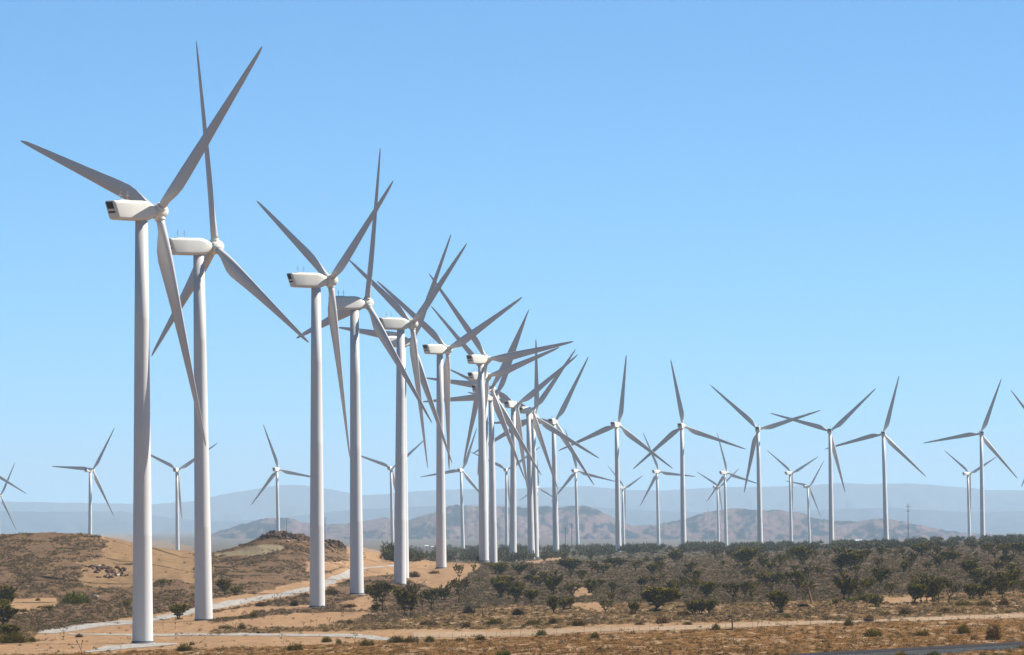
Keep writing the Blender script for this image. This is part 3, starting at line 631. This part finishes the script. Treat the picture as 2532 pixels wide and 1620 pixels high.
T_ = [ # u, base row, height px, kind, width px
 (1607, 1513, 66, 'dense', 78), (1568, 1518, 38, 'dense', 22), (1716, 1519, 38, 'dense', 34), (1735, 1519, 40, 'dense', 26), (1757, 1517, 38, 'dense', 30), (1815, 1491, 52, 'open', 40), (1672, 1487, 58, 'open', 36), (1691, 1480, 50, 'thin', 24),
 (1926, 1516, 60, 'dense', 44), (1912, 1514, 46, 'open', 24), (1858, 1488, 55, 'open', 34), (1842, 1484, 46, 'open', 26), (1837, 1403, 52, 'dense', 46), (1822, 1398, 32, 'open', 30), (1670, 1391, 34, 'dense', 38), (1526, 1404, 28, 'dense', 30), (1573, 1413, 30, 'open', 34),
 (1706, 1425, 34, 'open', 26), (1721, 1430, 24, 'low', 22), (1697, 1424, 18, 'low', 16), (1984, 1395, 48, 'dense', 42), (2010, 1390, 34, 'open', 26), (1925, 1413, 38, 'open', 34), (1974, 1472, 62, 'open', 42), (1998, 1440, 48, 'open', 34), (1543, 1478, 22, 'open', 20), (1641, 1441, 24, 'open', 16),
 (1755, 1464, 22, 'open', 16), (1892, 1488, 46, 'thin', 18), (1883, 1468, 32, 'thin', 12), (1904, 1474, 38, 'open', 20), (1855, 1430, 28, 'open', 28), (1835, 1427, 22, 'open', 18), (1715, 1470, 40, 'open', 34), (1731, 1462, 28, 'open', 24), (1514, 1480, 42, 'open', 16), (1760, 1355, 18, 'open', 16),
 (2093, 1484, 74, 'dense', 52), (2072, 1412, 46, 'dense', 44), (2104, 1412, 56, 'dense', 46), (2126, 1405, 34, 'open', 22), (2178, 1448, 56, 'dense', 44), (2190, 1440, 40, 'open', 24), (2204, 1465, 25, 'open', 18), (2250, 1494, 54, 'dense', 42), (2283, 1489, 60, 'dense', 40), (2303, 1489, 64, 'dense', 46),
 (2318, 1489, 62, 'open', 34), (2345, 1490, 62, 'open', 40), (2367, 1480, 28, 'thin', 18), (2268, 1480, 60, 'open', 30), (2404, 1481, 40, 'dense', 30), (2422, 1482, 36, 'dense', 26), (2443, 1472, 62, 'dense', 42), (2472, 1470, 60, 'dense', 44), (2417, 1455, 46, 'open', 32), (2395, 1427, 46, 'dense', 38),
 (2488, 1396, 34, 'dense', 32), (2460, 1381, 38, 'open', 46), (2444, 1372, 30, 'open', 30), (2284, 1375, 33, 'dense', 36), (2318, 1372, 24, 'dense', 26), (2348, 1381, 34, 'open', 28), (2322, 1399, 27, 'dense', 22), (2250, 1414, 42, 'open', 30), (2180, 1379, 25, 'open', 26), (2205, 1383, 27, 'open', 28),
 (2232, 1380, 24, 'open', 24), (2042, 1383, 24, 'open', 26), (2070, 1512, 36, 'open', 26), (2165, 1501, 32, 'low', 34), (2148, 1492, 26, 'low', 30), (2515, 1455, 50, 'dense', 34), (2500, 1430, 38, 'open', 30), (2528, 1474, 42, 'open', 26), (2528, 1373, 34, 'dense', 30), (2505, 1372, 26, 'open', 26), (2293, 1405, 18, 'low', 20),
 (2030, 1425, 24, 'open', 30), (2022, 1422, 22, 'open', 24), (2120, 1440, 22, 'open', 20),
 (1009, 1525, 90, 'dense', 42), (1021, 1500, 56, 'open', 30), (1065, 1510, 54, 'open', 38), (1045, 1508, 50, 'open', 26), (1096, 1484, 40, 'dense', 36), (1110, 1470, 34, 'open', 24), (1137, 1436, 44, 'open', 26), (1134, 1490, 62, 'open', 36), (1150, 1470, 34, 'open', 20), (1172, 1421, 30, 'open', 16),
 (1228, 1421, 30, 'low', 34), (1248, 1422, 33, 'dense', 34), (1284, 1421, 34, 'dense', 40), (1306, 1416, 24, 'open', 22), (1408, 1415, 36, 'dense', 44), (1430, 1428, 28, 'thin', 14), (1365, 1470, 62, 'dense', 46), (1374, 1516, 46, 'dense', 34), (1402, 1508, 34, 'low', 34), (1228, 1478, 46, 'dense', 38),
 (1260, 1484, 48, 'open', 30), (1274, 1489, 54, 'dense', 34), (1311, 1491, 36, 'dense', 32), (1195, 1530, 30, 'sapling', 14), (1330, 1536, 32, 'thin', 16), (1496, 1518, 38, 'open', 32), (1484, 1456, 24, 'open', 30), (1392, 1472, 26, 'open', 20), (1498, 1402, 20, 'open', 22), (1463, 1386, 18, 'dense', 16),
 (1309, 1440, 20, 'dense', 20), (1512, 1500, 36, 'open', 18),
 (946, 1515, 78, 'open', 46), (930, 1488, 44, 'dense', 34), (986, 1512, 64, 'open', 30), (961, 1536, 32, 'sapling', 16), (928, 1515, 28, 'dense', 22), (562, 1470, 42, 'dense', 34), (546, 1460, 28, 'open', 30), (586, 1472, 26, 'low', 22), (814, 1549, 24, 'sapling', 12), (783, 1547, 18, 'thin', 6), (768, 1547, 18, 'thin', 6),
 (752, 1551, 17, 'sapling', 12), (582, 1559, 22, 'sapling', 12), (877, 1595, 24, 'sapling', 10), (886, 1551, 28, 'thin', 6), (679, 1491, 19, 'sapling', 12), (693, 1484, 17, 'sapling', 12), (25, 1505, 60, 'dense', 60), (4, 1556, 74, 'dense', 54), (22, 1580, 40, 'dense', 40), (10, 1520, 40, 'open', 30),
 (298, 1524, 58, 'thin', 16), (317, 1522, 42, 'open', 20), (450, 1532, 42, 'dense', 40), (157, 1580, 29, 'sapling', 18), (201, 1628, 48, 'sapling', 18), (404, 1558, 28, 'thin', 6), (434, 1557, 32, 'thin', 14), (400, 1456, 25, 'open', 22), (420, 1450, 18, 'open', 16), (123, 1517, 20, 'open', 14),
 (300, 1608, 14, 'sapling', 8), (1156, 1611, 43, 'thin', 16), (2201, 1592, 24, 'sapling', 10), (2113, 1547, 16, 'sapling', 7), (2055, 1553, 14, 'sapling', 7), (2186, 1502, 16, 'thin', 5), (1873, 1552, 16, 'sapling', 9), (1804, 1519, 22, 'thin', 6), (1566, 1560, 10, 'sapling', 5), (40, 1620, 12, 'sapling', 12),
]
for a in T_: tree(*a)
# the lesser Joshua trees that dot the scrub plain
R5 = np.random.default_rng(5); n_ = 0
while n_ < 125:
    u = R5.uniform(1130, 2560); l = 1352 + (2532 - u) * .012
    y = l + 6 + R5.random() ** 1.5 * (1478 - l)
    if u < 1500 and y > 1400 and u < 1230: continue
    if any(abs(u - p[0]) < 15 and abs(y - p[1]) < 9 for p in T_): continue
    x_, Y_, z_ = at(u, y); h = R5.uniform(2.3, 4.6) * PXM(Y_)
    tree(u, y, h, ['open', 'open', 'dense', 'open', 'low'][n_ % 5] if R5.random() < .9 else 'thin', h * R5.uniform(.7, 1.1)); n_ += 1

for a in [(184, 1493, 45, 74, 'green'), (45, 1590, 40, 88, 'olive'), (82, 1587, 20, 30, 'olive'), (20, 1570, 36, 44, 'olive'), (911, 1467, 34, 34, 'olive'), (930, 1462, 26, 30, 'brown'), (820, 1468, 26, 28, 'brown'), (622, 1528, 22, 28, 'olive'),
          (600, 1530, 12, 26, 'olive'), (561, 1529, 10, 22, 'olive'), (640, 1500, 16, 34, 'brown'), (723, 1499, 20, 28, 'dark'), (755, 1472, 14, 26, 'brown'), (868, 1502, 14, 50, 'brown'), (602, 1555, 20, 32, 'olive'), (556, 1554, 14, 28, 'olive'), (642, 1566, 10, 14, 'dark'), (864, 1542, 14, 24, 'olive'),
          (2155, 1574, 30, 48, 'olive'), (2140, 1539, 26, 38, 'brown'), (2093, 1549, 28, 34, 'olive'), (2284, 1573, 24, 36, 'olive'), (2372, 1567, 36, 50, 'olive'), (2454, 1584, 54, 48, 'brown'), (2192, 1520, 17, 26, 'tan'), (2230, 1520, 24, 32, 'brown'), (2404, 1582, 14, 26, 'tan'), (1948, 1383, 26, 38, 'green'), (1925, 1382, 18, 24, 'green'),
          (1602, 1389, 20, 26, 'green'), (2108, 1488, 18, 34, 'green'), (2130, 1486, 22, 30, 'olive'), (2330, 1512, 14, 36, 'brown'), (2385, 1498, 18, 46, 'olive'), (2440, 1498, 20, 44, 'olive'), (2484, 1496, 24, 36, 'brown'), (1018, 1588, 26, 38, 'olive'), (1068, 1586, 23, 38, 'olive'), (1193, 1582, 20, 36, 'olive'), (1135, 1584, 14, 26, 'olive'),
          (1337, 1572, 22, 30, 'green'), (1472, 1579, 22, 32, 'olive'), (732, 1608, 28, 42, 'olive'), (806, 1590, 22, 30, 'olive'), (841, 1592, 16, 20, 'olive'), (905, 1596, 27, 38, 'olive'), (985, 1589, 26, 48, 'olive'), (455, 1612, 26, 60, 'olive'), (475, 1596, 16, 14, 'olive'), (191, 1576, 14, 28, 'brown'), (1577, 1545, 10, 38, 'brown'), (1640, 1541, 28, 34, 'brown'),
          (1776, 1558, 24, 32, 'olive'), (1946, 1528, 13, 24, 'olive'), (1690, 1522, 22, 36, 'brown'), (1375, 1542, 22, 36, 'brown'), (1430, 1548, 24, 44, 'brown'), (1320, 1545, 20, 40, 'olive'), (1215, 1545, 22, 50, 'olive'), (1150, 1552, 20, 30, 'brown'), (1060, 1545, 18, 50, 'brown'), (1285, 1522, 24, 42, 'dark'), (1153, 1517, 24, 46, 'dark'), (1680, 1502, 8, 24, 'dark'),
          (2220, 1624, 22, 42, 'tan'), (2310, 1624, 22, 40, 'green'), (2490, 1626, 26, 44, 'tan'), (2455, 1626, 20, 34, 'olive'), (2119, 1624, 12, 30, 'tan'), (2050, 1624, 10, 30, 'tan'), (1937, 1624, 12, 24, 'green'), (2525, 1604, 14, 26, 'tan'), (1244, 1625, 24, 40, 'green'), (60, 1514, 12, 30, 'olive'), (92, 1487, 10, 18, 'olive'), (115, 1505, 12, 44, 'olive'),
          (1005, 1425, 16, 30, 'brown'), (1030, 1428, 20, 40, 'brown'), (1075, 1420, 13, 24, 'brown'), (1700, 1545, 12, 30, 'olive'), (1560, 1520, 18, 22, 'brown'), (2345, 1545, 10, 24, 'tan'), (1990, 1499, 12, 40, 'dark')]:
    bush(a[0], a[1], a[2] * 1.15, a[3], a[4])
# labels: what it looks like and where it stands; counted from the left only when several answer to it
from collections import defaultdict
D = defaultdict(list)
for o, noun, u, y in PLANTS: D[(noun, where(u, y))].append((u, o))
ORD = ['first', 'second', 'third', 'fourth', 'fifth', 'sixth', 'seventh', 'eighth', 'ninth', 'tenth', 'eleventh', 'twelfth']
for (noun, w), L_ in D.items():
    L_.sort(key=lambda t: t[0]); n = len(L_)
    for i, (u, o) in enumerate(L_):
        if n == 1: lb = f'{noun} {w}'
        elif i == 0: lb = f'leftmost {noun} {w}'
        elif i == n - 1: lb = f'rightmost {noun} {w}'
        else: lb = f'{ORD[i]} {noun} from left {w}'
        o['label'] = lb.replace(',', '')
for k in PROTO:
    for a, b, w in PROTO[k]: bpy.data.objects.remove(a); bpy.data.objects.remove(b)
for k in SHR:
    for a in SHR[k]: bpy.data.objects.remove(a)

# uncountable cover -------------------------------------------------
def scatter(name, label, n, accept, variants, hrange, seed, wr=(1.0, 1.6), cjit=.22, ymin=1300, ymax=1650, u0=-330, u1=2900, far_scale=0.0, cat='scrub', hmul=None):
    R = np.random.default_rng(seed); u = R.uniform(u0, u1, n * 3)
    g = YG; ks = np.arange(-400, 2981, 10.); tabs = np.stack([px_y(height((k - CX) * g / F, g, False), g) for k in ks])
    y = R.uniform(ymin, ymax, n * 3)
    Yd = np.zeros(len(u)); ki = np.clip(((u + 400) / 10).astype(int), 0, len(ks) - 1)
    for k in np.unique(ki):
        m = ki == k; t = np.minimum.accumulate(tabs[k]); yy = y[m]
        Yv = np.interp(-yy, -t, g); Yv[yy < t[-1]] = -1; Yv[yy > t[0]] = g[0] - (yy[yy > t[0]] - t[0]) * 4.0
        ic = np.searchsorted(-t, -yy, 'left'); ic = np.clip(ic, 0, len(g) - 1); jump = (np.interp(-yy, -t, np.arange(len(g))) % 1 == 0)
        Yd[m] = Yv
    ok = (Yd > 0) & accept(u, y, R); u, y, Yd = u[ok][:n], y[ok][:n], Yd[ok][:n]
    Yd = Yd + R.uniform(-1, 1, len(Yd)) * np.where(Yd > 3000, 12, 4)
    X_ = (u - CX) * Yd / F; Z_ = height(X_, Yd); N_ = len(u)
    hh = R.uniform(*hrange, N_) * (1 + far_scale * np.clip((Yd - 1500) / 2500, 0, 1)); ww = hh * R.uniform(*wr, N_) * (1 + far_scale * .6 * np.clip((Yd - 1500) / 2500, 0, 1))
    if hmul is not None: hh = hh * hmul(u)
    th = R.uniform(0, 6.28, N_); cj = R.uniform(1 - cjit, 1 + cjit, (N_, 1)); pk = R.integers(0, len(variants), N_)
    Vs, Cs = [], []
    for k, (V, _, C) in enumerate(variants):
        i = np.where(pk == k)[0]; c, s = np.cos(th[i]), np.sin(th[i])
        x = V[None, :, 0] * ww[i, None]; yy = V[None, :, 1] * ww[i, None]
        P = np.stack([x * c[:, None] - yy * s[:, None] + X_[i, None], x * s[:, None] + yy * c[:, None] + Yd[i, None], V[None, :, 2] * hh[i, None] + Z_[i, None] - .04], -1)
        Vs.append(P.reshape(-1, 3)); Cs.append((C[None] * cj[i][:, None]).reshape(-1, 3))
    V = np.concatenate(Vs); o = mesh_obj(name, V, np.arange(len(V)).reshape(-1, 3), M_twig, col=np.concatenate(Cs))
    return tag(o, label, cat, kind='stuff')

def acc_scrub(u, y, R):
    sand, fg, mid, pale = cover(u, y); d = np.ones(len(u)); d[mid] = .30; d[fg] = .04
    lf = (u < 1150) & (y < 1480); n = fbm(u / 55., y / 9.)
    d[lf] = np.clip((n[lf] - .40) * 6, .04, .9)
    d[(u < 1150) & (y >= 1480) & ~mid & ~fg] = .7
    d[sand | pale] = .012
    return R.random(len(u)) < d
def vs(c0, c1, n, k=3, wd=.05, s0=80): return [shrub_mesh(s0 + i, n, 1.0, 1.0, c0, c1, wd, lobes=3) for i in range(k)]
scatter('scrub', 'low grey-brown leafless scrub covering the desert plain', 38000, acc_scrub, vs((.182, .132, .074), (.142, .102, .056), 44, wd=.034) + vs((.158, .120, .062), (.122, .092, .048), 44, wd=.034, s0=90), (.5, 1.15), 1, far_scale=.5, cjit=.12)
scatter('olive_scrub', 'dull olive low brush mixed into the grey scrub', 7500, lambda u, y, R: acc_scrub(u, y, R) & (R.random(len(u)) < .8), vs((.115, .092, .022), (.07, .052, .016), 44, wd=.034), (.5, 1.2), 2, far_scale=.4)
def acc_grass(u, y, R):
    sand, fg, mid, pale = cover(u, y); n = fbm(u / 11., y / 4.); d = np.zeros(len(u)); d[fg] = np.clip((n[fg] - .3) * 3, .1, 1); d[mid] = .55; d[(u < 1150) & ~sand] = np.maximum(d[(u < 1150) & ~sand], .22)
    d[sand | pale] = .02; return R.random(len(u)) < d
scatter('dry_grass', 'dry rusty-brown grass tufts over the foreground', 34000, acc_grass, vs((.22, .115, .026), (.14, .068, .016), 22, wd=.05) + vs((.15, .065, .016), (.10, .042, .01), 22, wd=.05, s0=95) + vs((.32, .205, .06), (.20, .12, .035), 22, wd=.05, s0=98), (.2, .5), 3, wr=(1.2, 2.2), ymin=1440, cat='grass')
# far band of trees that reads as one mass
def acc_far(u, y, R):
    lo = np.interp(u, [950, 1000, 1200, 1400, 1600, 1900, 2200, 2532, 2700], [1386, 1386, 1390, 1372, 1362, 1358, 1352, 1342, 1338])
    n = fbm(u / 24., u * 0 + 3); return (u > 960) & (y < lo + 8) & (y > 1330) & (R.random(len(u)) < np.clip((n - .30) * 4, .12, 1))
fv = []
for sd in (201, 202, 203, 204):
    V, Fc, C = shrub_mesh(sd, 130, .85, 1.0, (.135, .125, .055), (.08, .072, .036), .045, lobes=5); V[:, 2] += .15
    fv.append((V, Fc, C))
scatter('far_woodland', 'dark olive belt of distant Joshua trees and brush at the foot of the hills', 6500, acc_far, fv, (1.2, 5.6), 4, wr=(.8, 1.4), cjit=.35, ymin=1330, ymax=1392, cat='woodland', hmul=lambda u: 1.45 - .4 * np.clip((u - 1500) / 500, 0, 1))

# ------------------------------------------------------------------ rocks
def rock_mesh(mb_, c, r, R):
    bm = bmesh.new(); bmesh.ops.create_icosphere(bm, subdivisions=2, radius=1)
    sc = np.array([R.uniform(.7, 1.4), R.uniform(.7, 1.3), R.uniform(.5, 1.0)]) * r; ph_ = R.uniform(0, 9, 3)
    V = []
    for v in bm.verts:
        p = np.array(v.co); k = 1 + .28 * math.sin(3 * p[0] + ph_[0]) * math.sin(3.3 * p[1] + ph_[1]) + .16 * math.sin(6 * p[2] + ph_[2] + 4 * p[0]); V.append(p * sc * k + c)
    mb_.add(V, [[v.index for v in f.verts] for f in bm.faces]); bm.free()
def outcrop(spots, label, name='rock_outcrop', pale=()):
    R = np.random.default_rng(len(label)); x0, y0, z0 = at(spots[0][0], spots[0][1]); t = empty(name, (x0, y0, z0))
    for i, (u, y, rpx) in enumerate(spots):
        X_, Y_, Z_ = at(u, y); r = rpx / PXM(Y_); b = MB(); rock_mesh(b, np.zeros(3), r, R)
        o = b.obj('pale_stone' if i in pale else 'boulder', M_rockp if i in pale else M_rock, t); o.location = (X_ - x0, Y_ - y0, Z_ - z0 + r * .25)
    tag(t, label, 'rock outcrop')
R9 = np.random.default_rng(9)
sp = [(u, 1322 + abs(u - 695) * .16 + R9.uniform(-2, 5), R9.uniform(5, 11)) for u in np.linspace(655, 762, 44)] + [(u, 1333 + R9.uniform(-3, 3), R9.uniform(4, 8)) for u in np.linspace(690, 765, 20)] + [(u, 1352 - (u - 590) * .28 + R9.uniform(-2, 2), R9.uniform(1.5, 4)) for u in np.linspace(595, 655, 14)]
outcrop(sp, 'dark jagged rock crest on the knoll left of the third turbine')
sp = [(R9.uniform(803, 852), R9.uniform(1336, 1356), R9.uniform(4, 10)) for _ in range(28)]
outcrop(sp, 'reddish boulder heap on the slope between the third and fourth turbines')
sp = [(R9.normal(268, 24), R9.uniform(1400, 1430), R9.uniform(3, 8)) for _ in range(56)]
outcrop(sp, 'dark red-brown rock patch with pale stones on the hillside left of the nearest tower', pale=set(range(36, 41)))
X_, Y_, Z_ = at(712, 1341); b = MB(); rock_mesh(b, np.array([0, 0, .3]), .75, R9); o = b.obj('boulder', M_rockp); o.location = (X_, Y_, Z_); tag(o, 'single pale rounded boulder below the dark rock crest', 'boulder')
X_, Y_, Z_ = at(238, 1480); b = MB(); rock_mesh(b, np.array([0, 0, .2]), 1.1, R9); o = b.obj('boulder', M_rockp); o.location = (X_, Y_, Z_); tag(o, 'tan boulder right of the big green bush under the left hill', 'boulder')

# ------------------------------------------------------------------ railway, fence, snag, poles, building
def world_line(p0, p1, n):
    a = at(*p0); b = at(*p1); return [(a[0] + (b[0] - a[0]) * i / n, a[1] + (b[1] - a[1]) * i / n) for i in range(n + 1)]
a_, b_ = at(1850, 1634), at(2532, 1600)
pts = [(a_[0] + (b_[0] - a_[0]) * t_, a_[1] + (b_[1] - a_[1]) * t_) for t_ in np.linspace(-1.5, 1.5, 150)]
A = Vector((pts[0][0], pts[0][1], 0)); Bv = Vector((pts[-1][0], pts[-1][1], 0)); dr = (Bv - A).normalized(); nr = Vector((-dr.y, dr.x, 0))
if nr.y < 0: nr = -nr
zs = np.array([float(height(x, y, False)) for x, y in pts]); k = np.ones(9) / 9; zs = np.convolve(np.pad(zs, 4, mode='edge'), k, 'valid')
mb = MB(); b2 = MB(); b3 = MB(); rings = []; ra = []; rb = []
for (x, y), z in zip(pts, zs):
    c = Vector((x, y, z)); rings.append([c + nr * -5.6 + Vector((0, 0, -.3)), c + nr * -2.4 + Vector((0, 0, .5)), c + nr * 2.4 + Vector((0, 0, .5)), c + nr * 5.2 + Vector((0, 0, -.3))])
    for lst, s_ in ((ra, -.72), (rb, .72)):
        q = c + nr * s_; lst.append([q + nr * -.09 + Vector((0, 0, .56)), q + nr * -.06 + Vector((0, 0, .78)), q + nr * .06 + Vector((0, 0, .78)), q + nr * .09 + Vector((0, 0, .56))])
t = empty('railway', (0, 0, 0)); mb.loft(rings); mb.obj('ballast', M_ballast, t); b2.loft(ra); b2.obj('rail', M_rail, t); b3.loft(rb); b3.obj('rail', M_rail, t)
mb = MB(); Ln = (Bv - A).length; ang = math.atan2(dr.y, dr.x); nsl = int(Ln / 1.1)
for i in range(nsl):
    f_ = (i + .5) / nsl; p = A + (Bv - A) * f_; z = float(np.interp(f_, np.linspace(0, 1, len(zs)), zs)); mb.box((p.x, p.y, z + .50), (.25, 2.5, .14), Matrix.Rotation(ang, 3, 'Z'))
sl_ = mb.obj('sleepers', M_wood, t); sl_['kind'] = 'stuff'
tag(t, 'railway track on grey ballast crossing the bottom right corner', 'railway')
# wire fence along the track
fp = [(1010, 1584), (1200, 1577), (1376, 1571), (1500, 1566), (1700, 1560), (1870, 1553), (2050, 1548), (2250, 1538), (2420, 1532), (2560, 1527)]
t = empty('wire_fence', at(*fp[0])); base = t.location.copy(); uu_ = np.cumsum(np.random.default_rng(3).uniform(22, 40, 50)) + 1000; uu_ = uu_[uu_ < 2560]; tops = []
for u in uu_:
    y = np.interp(u, [p[0] for p in fp], [p[1] for p in fp]); X_, Y_, Z_ = at(u, y); h = random.uniform(1.05, 1.3)
    if random.random() < .12: continue
    b = MB(); q = Vector((X_, Y_, Z_)) - base; b.tube([q + Vector((0, 0, -.2)), q + Vector((random.uniform(-.06, .06), 0, h))], .024, 5); b.obj('post', M_wood, t); tops.append(q)
for hz in (.45, .95):
    b = MB(); b.tube([q + Vector((0, 0, hz)) for q in tops], .008, 4); b.obj('wire', M_steel, t)
tag(t, 'low wire fence with thin posts running along the dirt track', 'fence')
X_, Y_, Z_ = at(1811, 1558); b = MB()
b.tube([(0, 0, -.2), (-.05, 0, 1.2), (-.12, 0, 2.7)], [.16, .14, .1], 8); b.tube([(-.1, 0, 2.2), (-1.2, .3, 1.9), (-1.8, .2, 1.75)], [.11, .08, .04], 6); b.tube([(-1.8, .2, 1.75), (-2.6, .2, 1.3), (-3.2, .3, 1.45)], [.05, .05, .03], 6); b.tube([(0, 0, .15), (-1.2, -.1, .12), (-2.0, -.1, .2)], [.12, .09, .05], 6)
b.tube([(-.12, 0, 2.6), (-.5, 0, 2.45), (-.9, .1, 2.35)], [.2, .22, .1], 6)
o = b.obj('dead_tree', M_wood); o.location = (X_, Y_, Z_); tag(o, 'dead broken tree stump with one drooping limb beside the dirt track', 'dead tree')
X_, Y_, Z_ = at(2001, 1490); b = MB(); b.tube([(0.5, 0, -.2), (.2, 0, 1.2), (-.1, 0, 2.6), (-.2, 0, 3.6)], [.28, .24, .18, .1], 8); b.tube([(-.1, 0, 2.7), (.5, 0, 3.4), (1.0, 0, 3.5)], [.12, .1, .05], 6); b.tube([(-.1, 0, 2.8), (-.7, 0, 3.3)], [.1, .05], 6)
o = b.obj('dead_tree', mat('bare_trunk', (.30, .16, .10), .9, .1, noise=((3, 3, 1), .7, 1.2))); o.location = (X_, Y_, Z_); tag(o, 'bare reddish dead trunk leaning among the front scrub right of centre', 'dead tree')

def pole(u, ytop, ybase, Y_, label, arms=(), r=.25, kind='utility_pole', lattice=False, cat='utility pole'):
    p = PXM(Y_); X_ = (u - CX) / p; zb = float(height(X_, Y_, False)) if Y_ < 12500 else ZC - (ybase - 1300) / p; zt = ZC - (ytop - 1300) / p
    t = empty(kind, (X_, Y_, zb)); H = zt - zb; b = MB()
    if lattice:
        for i in range(3):
            a = i * 2.094; b.tube([(r * math.cos(a), r * math.sin(a), 0), (r * math.cos(a), r * math.sin(a), H)], r * .28, 4)
        for k in range(int(H / 3)):
            for i in range(3):
                a, c = i * 2.094, (i + 1) * 2.094; b.tube([(r * math.cos(a), r * math.sin(a), k * 3), (r * math.cos(c), r * math.sin(c), k * 3 + 3)], r * .15, 4)
    else: b.tube([(0, 0, -1), (0, 0, H * .5), (0, 0, H)], [r, r * .8, r * .6], 8)
    b.obj('mast' if lattice else 'pole', M_steel if lattice else M_wood, t)
    for az, al in arms:
        b = MB(); b.box((0, 0, H - az), (al, .2, .22)); b.obj('crossarm', M_wood, t)
        for s_ in (-.45, .45):
            b = MB(); b.tube([(al * s_, 0, H - az + .1), (al * s_, 0, H - az + .5)], .09, 6); b.obj('insulator', M_steel, t)
    tag(t, label, cat); return t, H
pa, Ha = pole(2245, 1245, 1340, 4100, 'tall utility pole standing alone between the fifth and sixth right-hand turbines', [(2.0, 2.6), (4.6, 2.2)], .25)
pb, Hb = pole(2720, 1252, 1340, 4300, 'utility pole just outside the right edge carrying the wires', [(2.0, 3.4)], .34)
pole(1751, 1257, 1345, 12300, 'tall thin lattice mast against the hills between the first and second right-hand turbines', r=.55, kind='lattice_mast', lattice=True, cat='mast')
pole(1414, 1293, 1350, 7600, 'tallest of the thin poles left of the distant turbine in the gap', [(1.6, 5)], .5)
pole(1427, 1304, 1350, 7700, 'thin pole immediately left of the distant turbine tower in the gap', [(1.6, 5)], .45)
pole(1398, 1304, 1350, 7900, 'shortest thin pole just right of the last cluster tower', [(1.6, 4)], .45)
pole(804, 1278, 1345, 6600, 'utility pole behind the hill just right of the third turbine', [(1.5, 3), (4, 3)], .42)
pole(709, 1281, 1330, 6500, 'thin pole behind the rocky crest right of the distant turbine', [], .35)
for dx in (-1.4, 1.4):
    b = MB(); p0 = pa.location + Vector((dx, 0, Ha - 1.6)); p1 = pb.location + Vector((dx, 0, Hb - 1.6)); n = 16
    b.tube([p0.lerp(p1, i / n) + Vector((0, 0, -2.2 * 4 * (i / n) * (1 - i / n))) for i in range(n + 1)], .035, 4)
    o = b.obj('power_cable', M_steel); tag(o, ('left' if dx < 0 else 'right') + '-hand sagging cable running from the lone utility pole to the right', 'cable', 'cables from the lone utility pole')
def building(u, ybase, wpx, hpx, Y_, label):
    p = PXM(Y_); w, h = wpx / p, hpx / p; X_ = (u - CX) / p; z = ZC - (ybase - 1300) / p
    t = empty('low_building', (X_, Y_, z)); b = MB(); b.box((0, 0, h * .35), (w, w * .5, h * .7 + 2)); b.obj('wall', M_white, t)
    b = MB(); d = w * .28
    b.loft([[(-w * .52, -d, h * .7 + 1.003), (-w * .52, d, h * .7 + 1.003), (-w * .52, 0, h + 1.2)], [(w * .52, -d, h * .7 + 1.003), (w * .52, d, h * .7 + 1.003), (w * .52, 0, h + 1.2)]]); b.obj('roof', M_white, t)
    b = MB(); b.box((w * .2, -w * .25 - .05, h * .25), (1.2, .08, 2.1)); b.obj('door', M_steel, t)
    for s_ in (-.3, -.05):
        b = MB(); b.box((w * s_, -w * .25 - .05, h * .4), (1.3, .08, 1.0)); b.obj('window', M_dwin, t)
    tag(t, label, 'building')
building(2124, 1345, 18, 7, 5600, 'white low building in the far scrub between fourth and fifth right-hand turbines')
building(1055, 1356, 10, 6, 9500, 'small white building behind the tree belt left of the sixth turbine')
building(1070, 1357, 8, 5, 9700, 'tiny pale building immediately left of the sixth turbine tower')

# ------------------------------------------------------------------ haze: one closed box of even air
mb = MB(); zt, zb = 620.0, -95.0; y0, y1, xw = -500.0, 68000.0, 33000.0
mb.box((0, (y0 + y1) / 2, (zt + zb) / 2), (2 * xw, y1 - y0, zt - zb))
hm = bpy.data.materials.new('haze_air'); hm.use_nodes = True; n = hm.node_tree; n.nodes.clear()
pv = n.nodes.new('ShaderNodeVolumePrincipled'); mo = n.nodes.new('ShaderNodeOutputMaterial')
pv.inputs['Color'].default_value = (.68, .87, 1.0, 1); pv.inputs['Density'].default_value = 2.6e-5; pv.inputs['Anisotropy'].default_value = 0.15
n.links.new(pv.outputs[0], mo.inputs['Volume'])
hz = mb.obj('haze', hm); hz['kind'] = 'stuff'; hz['label'] = 'pale blue desert haze'
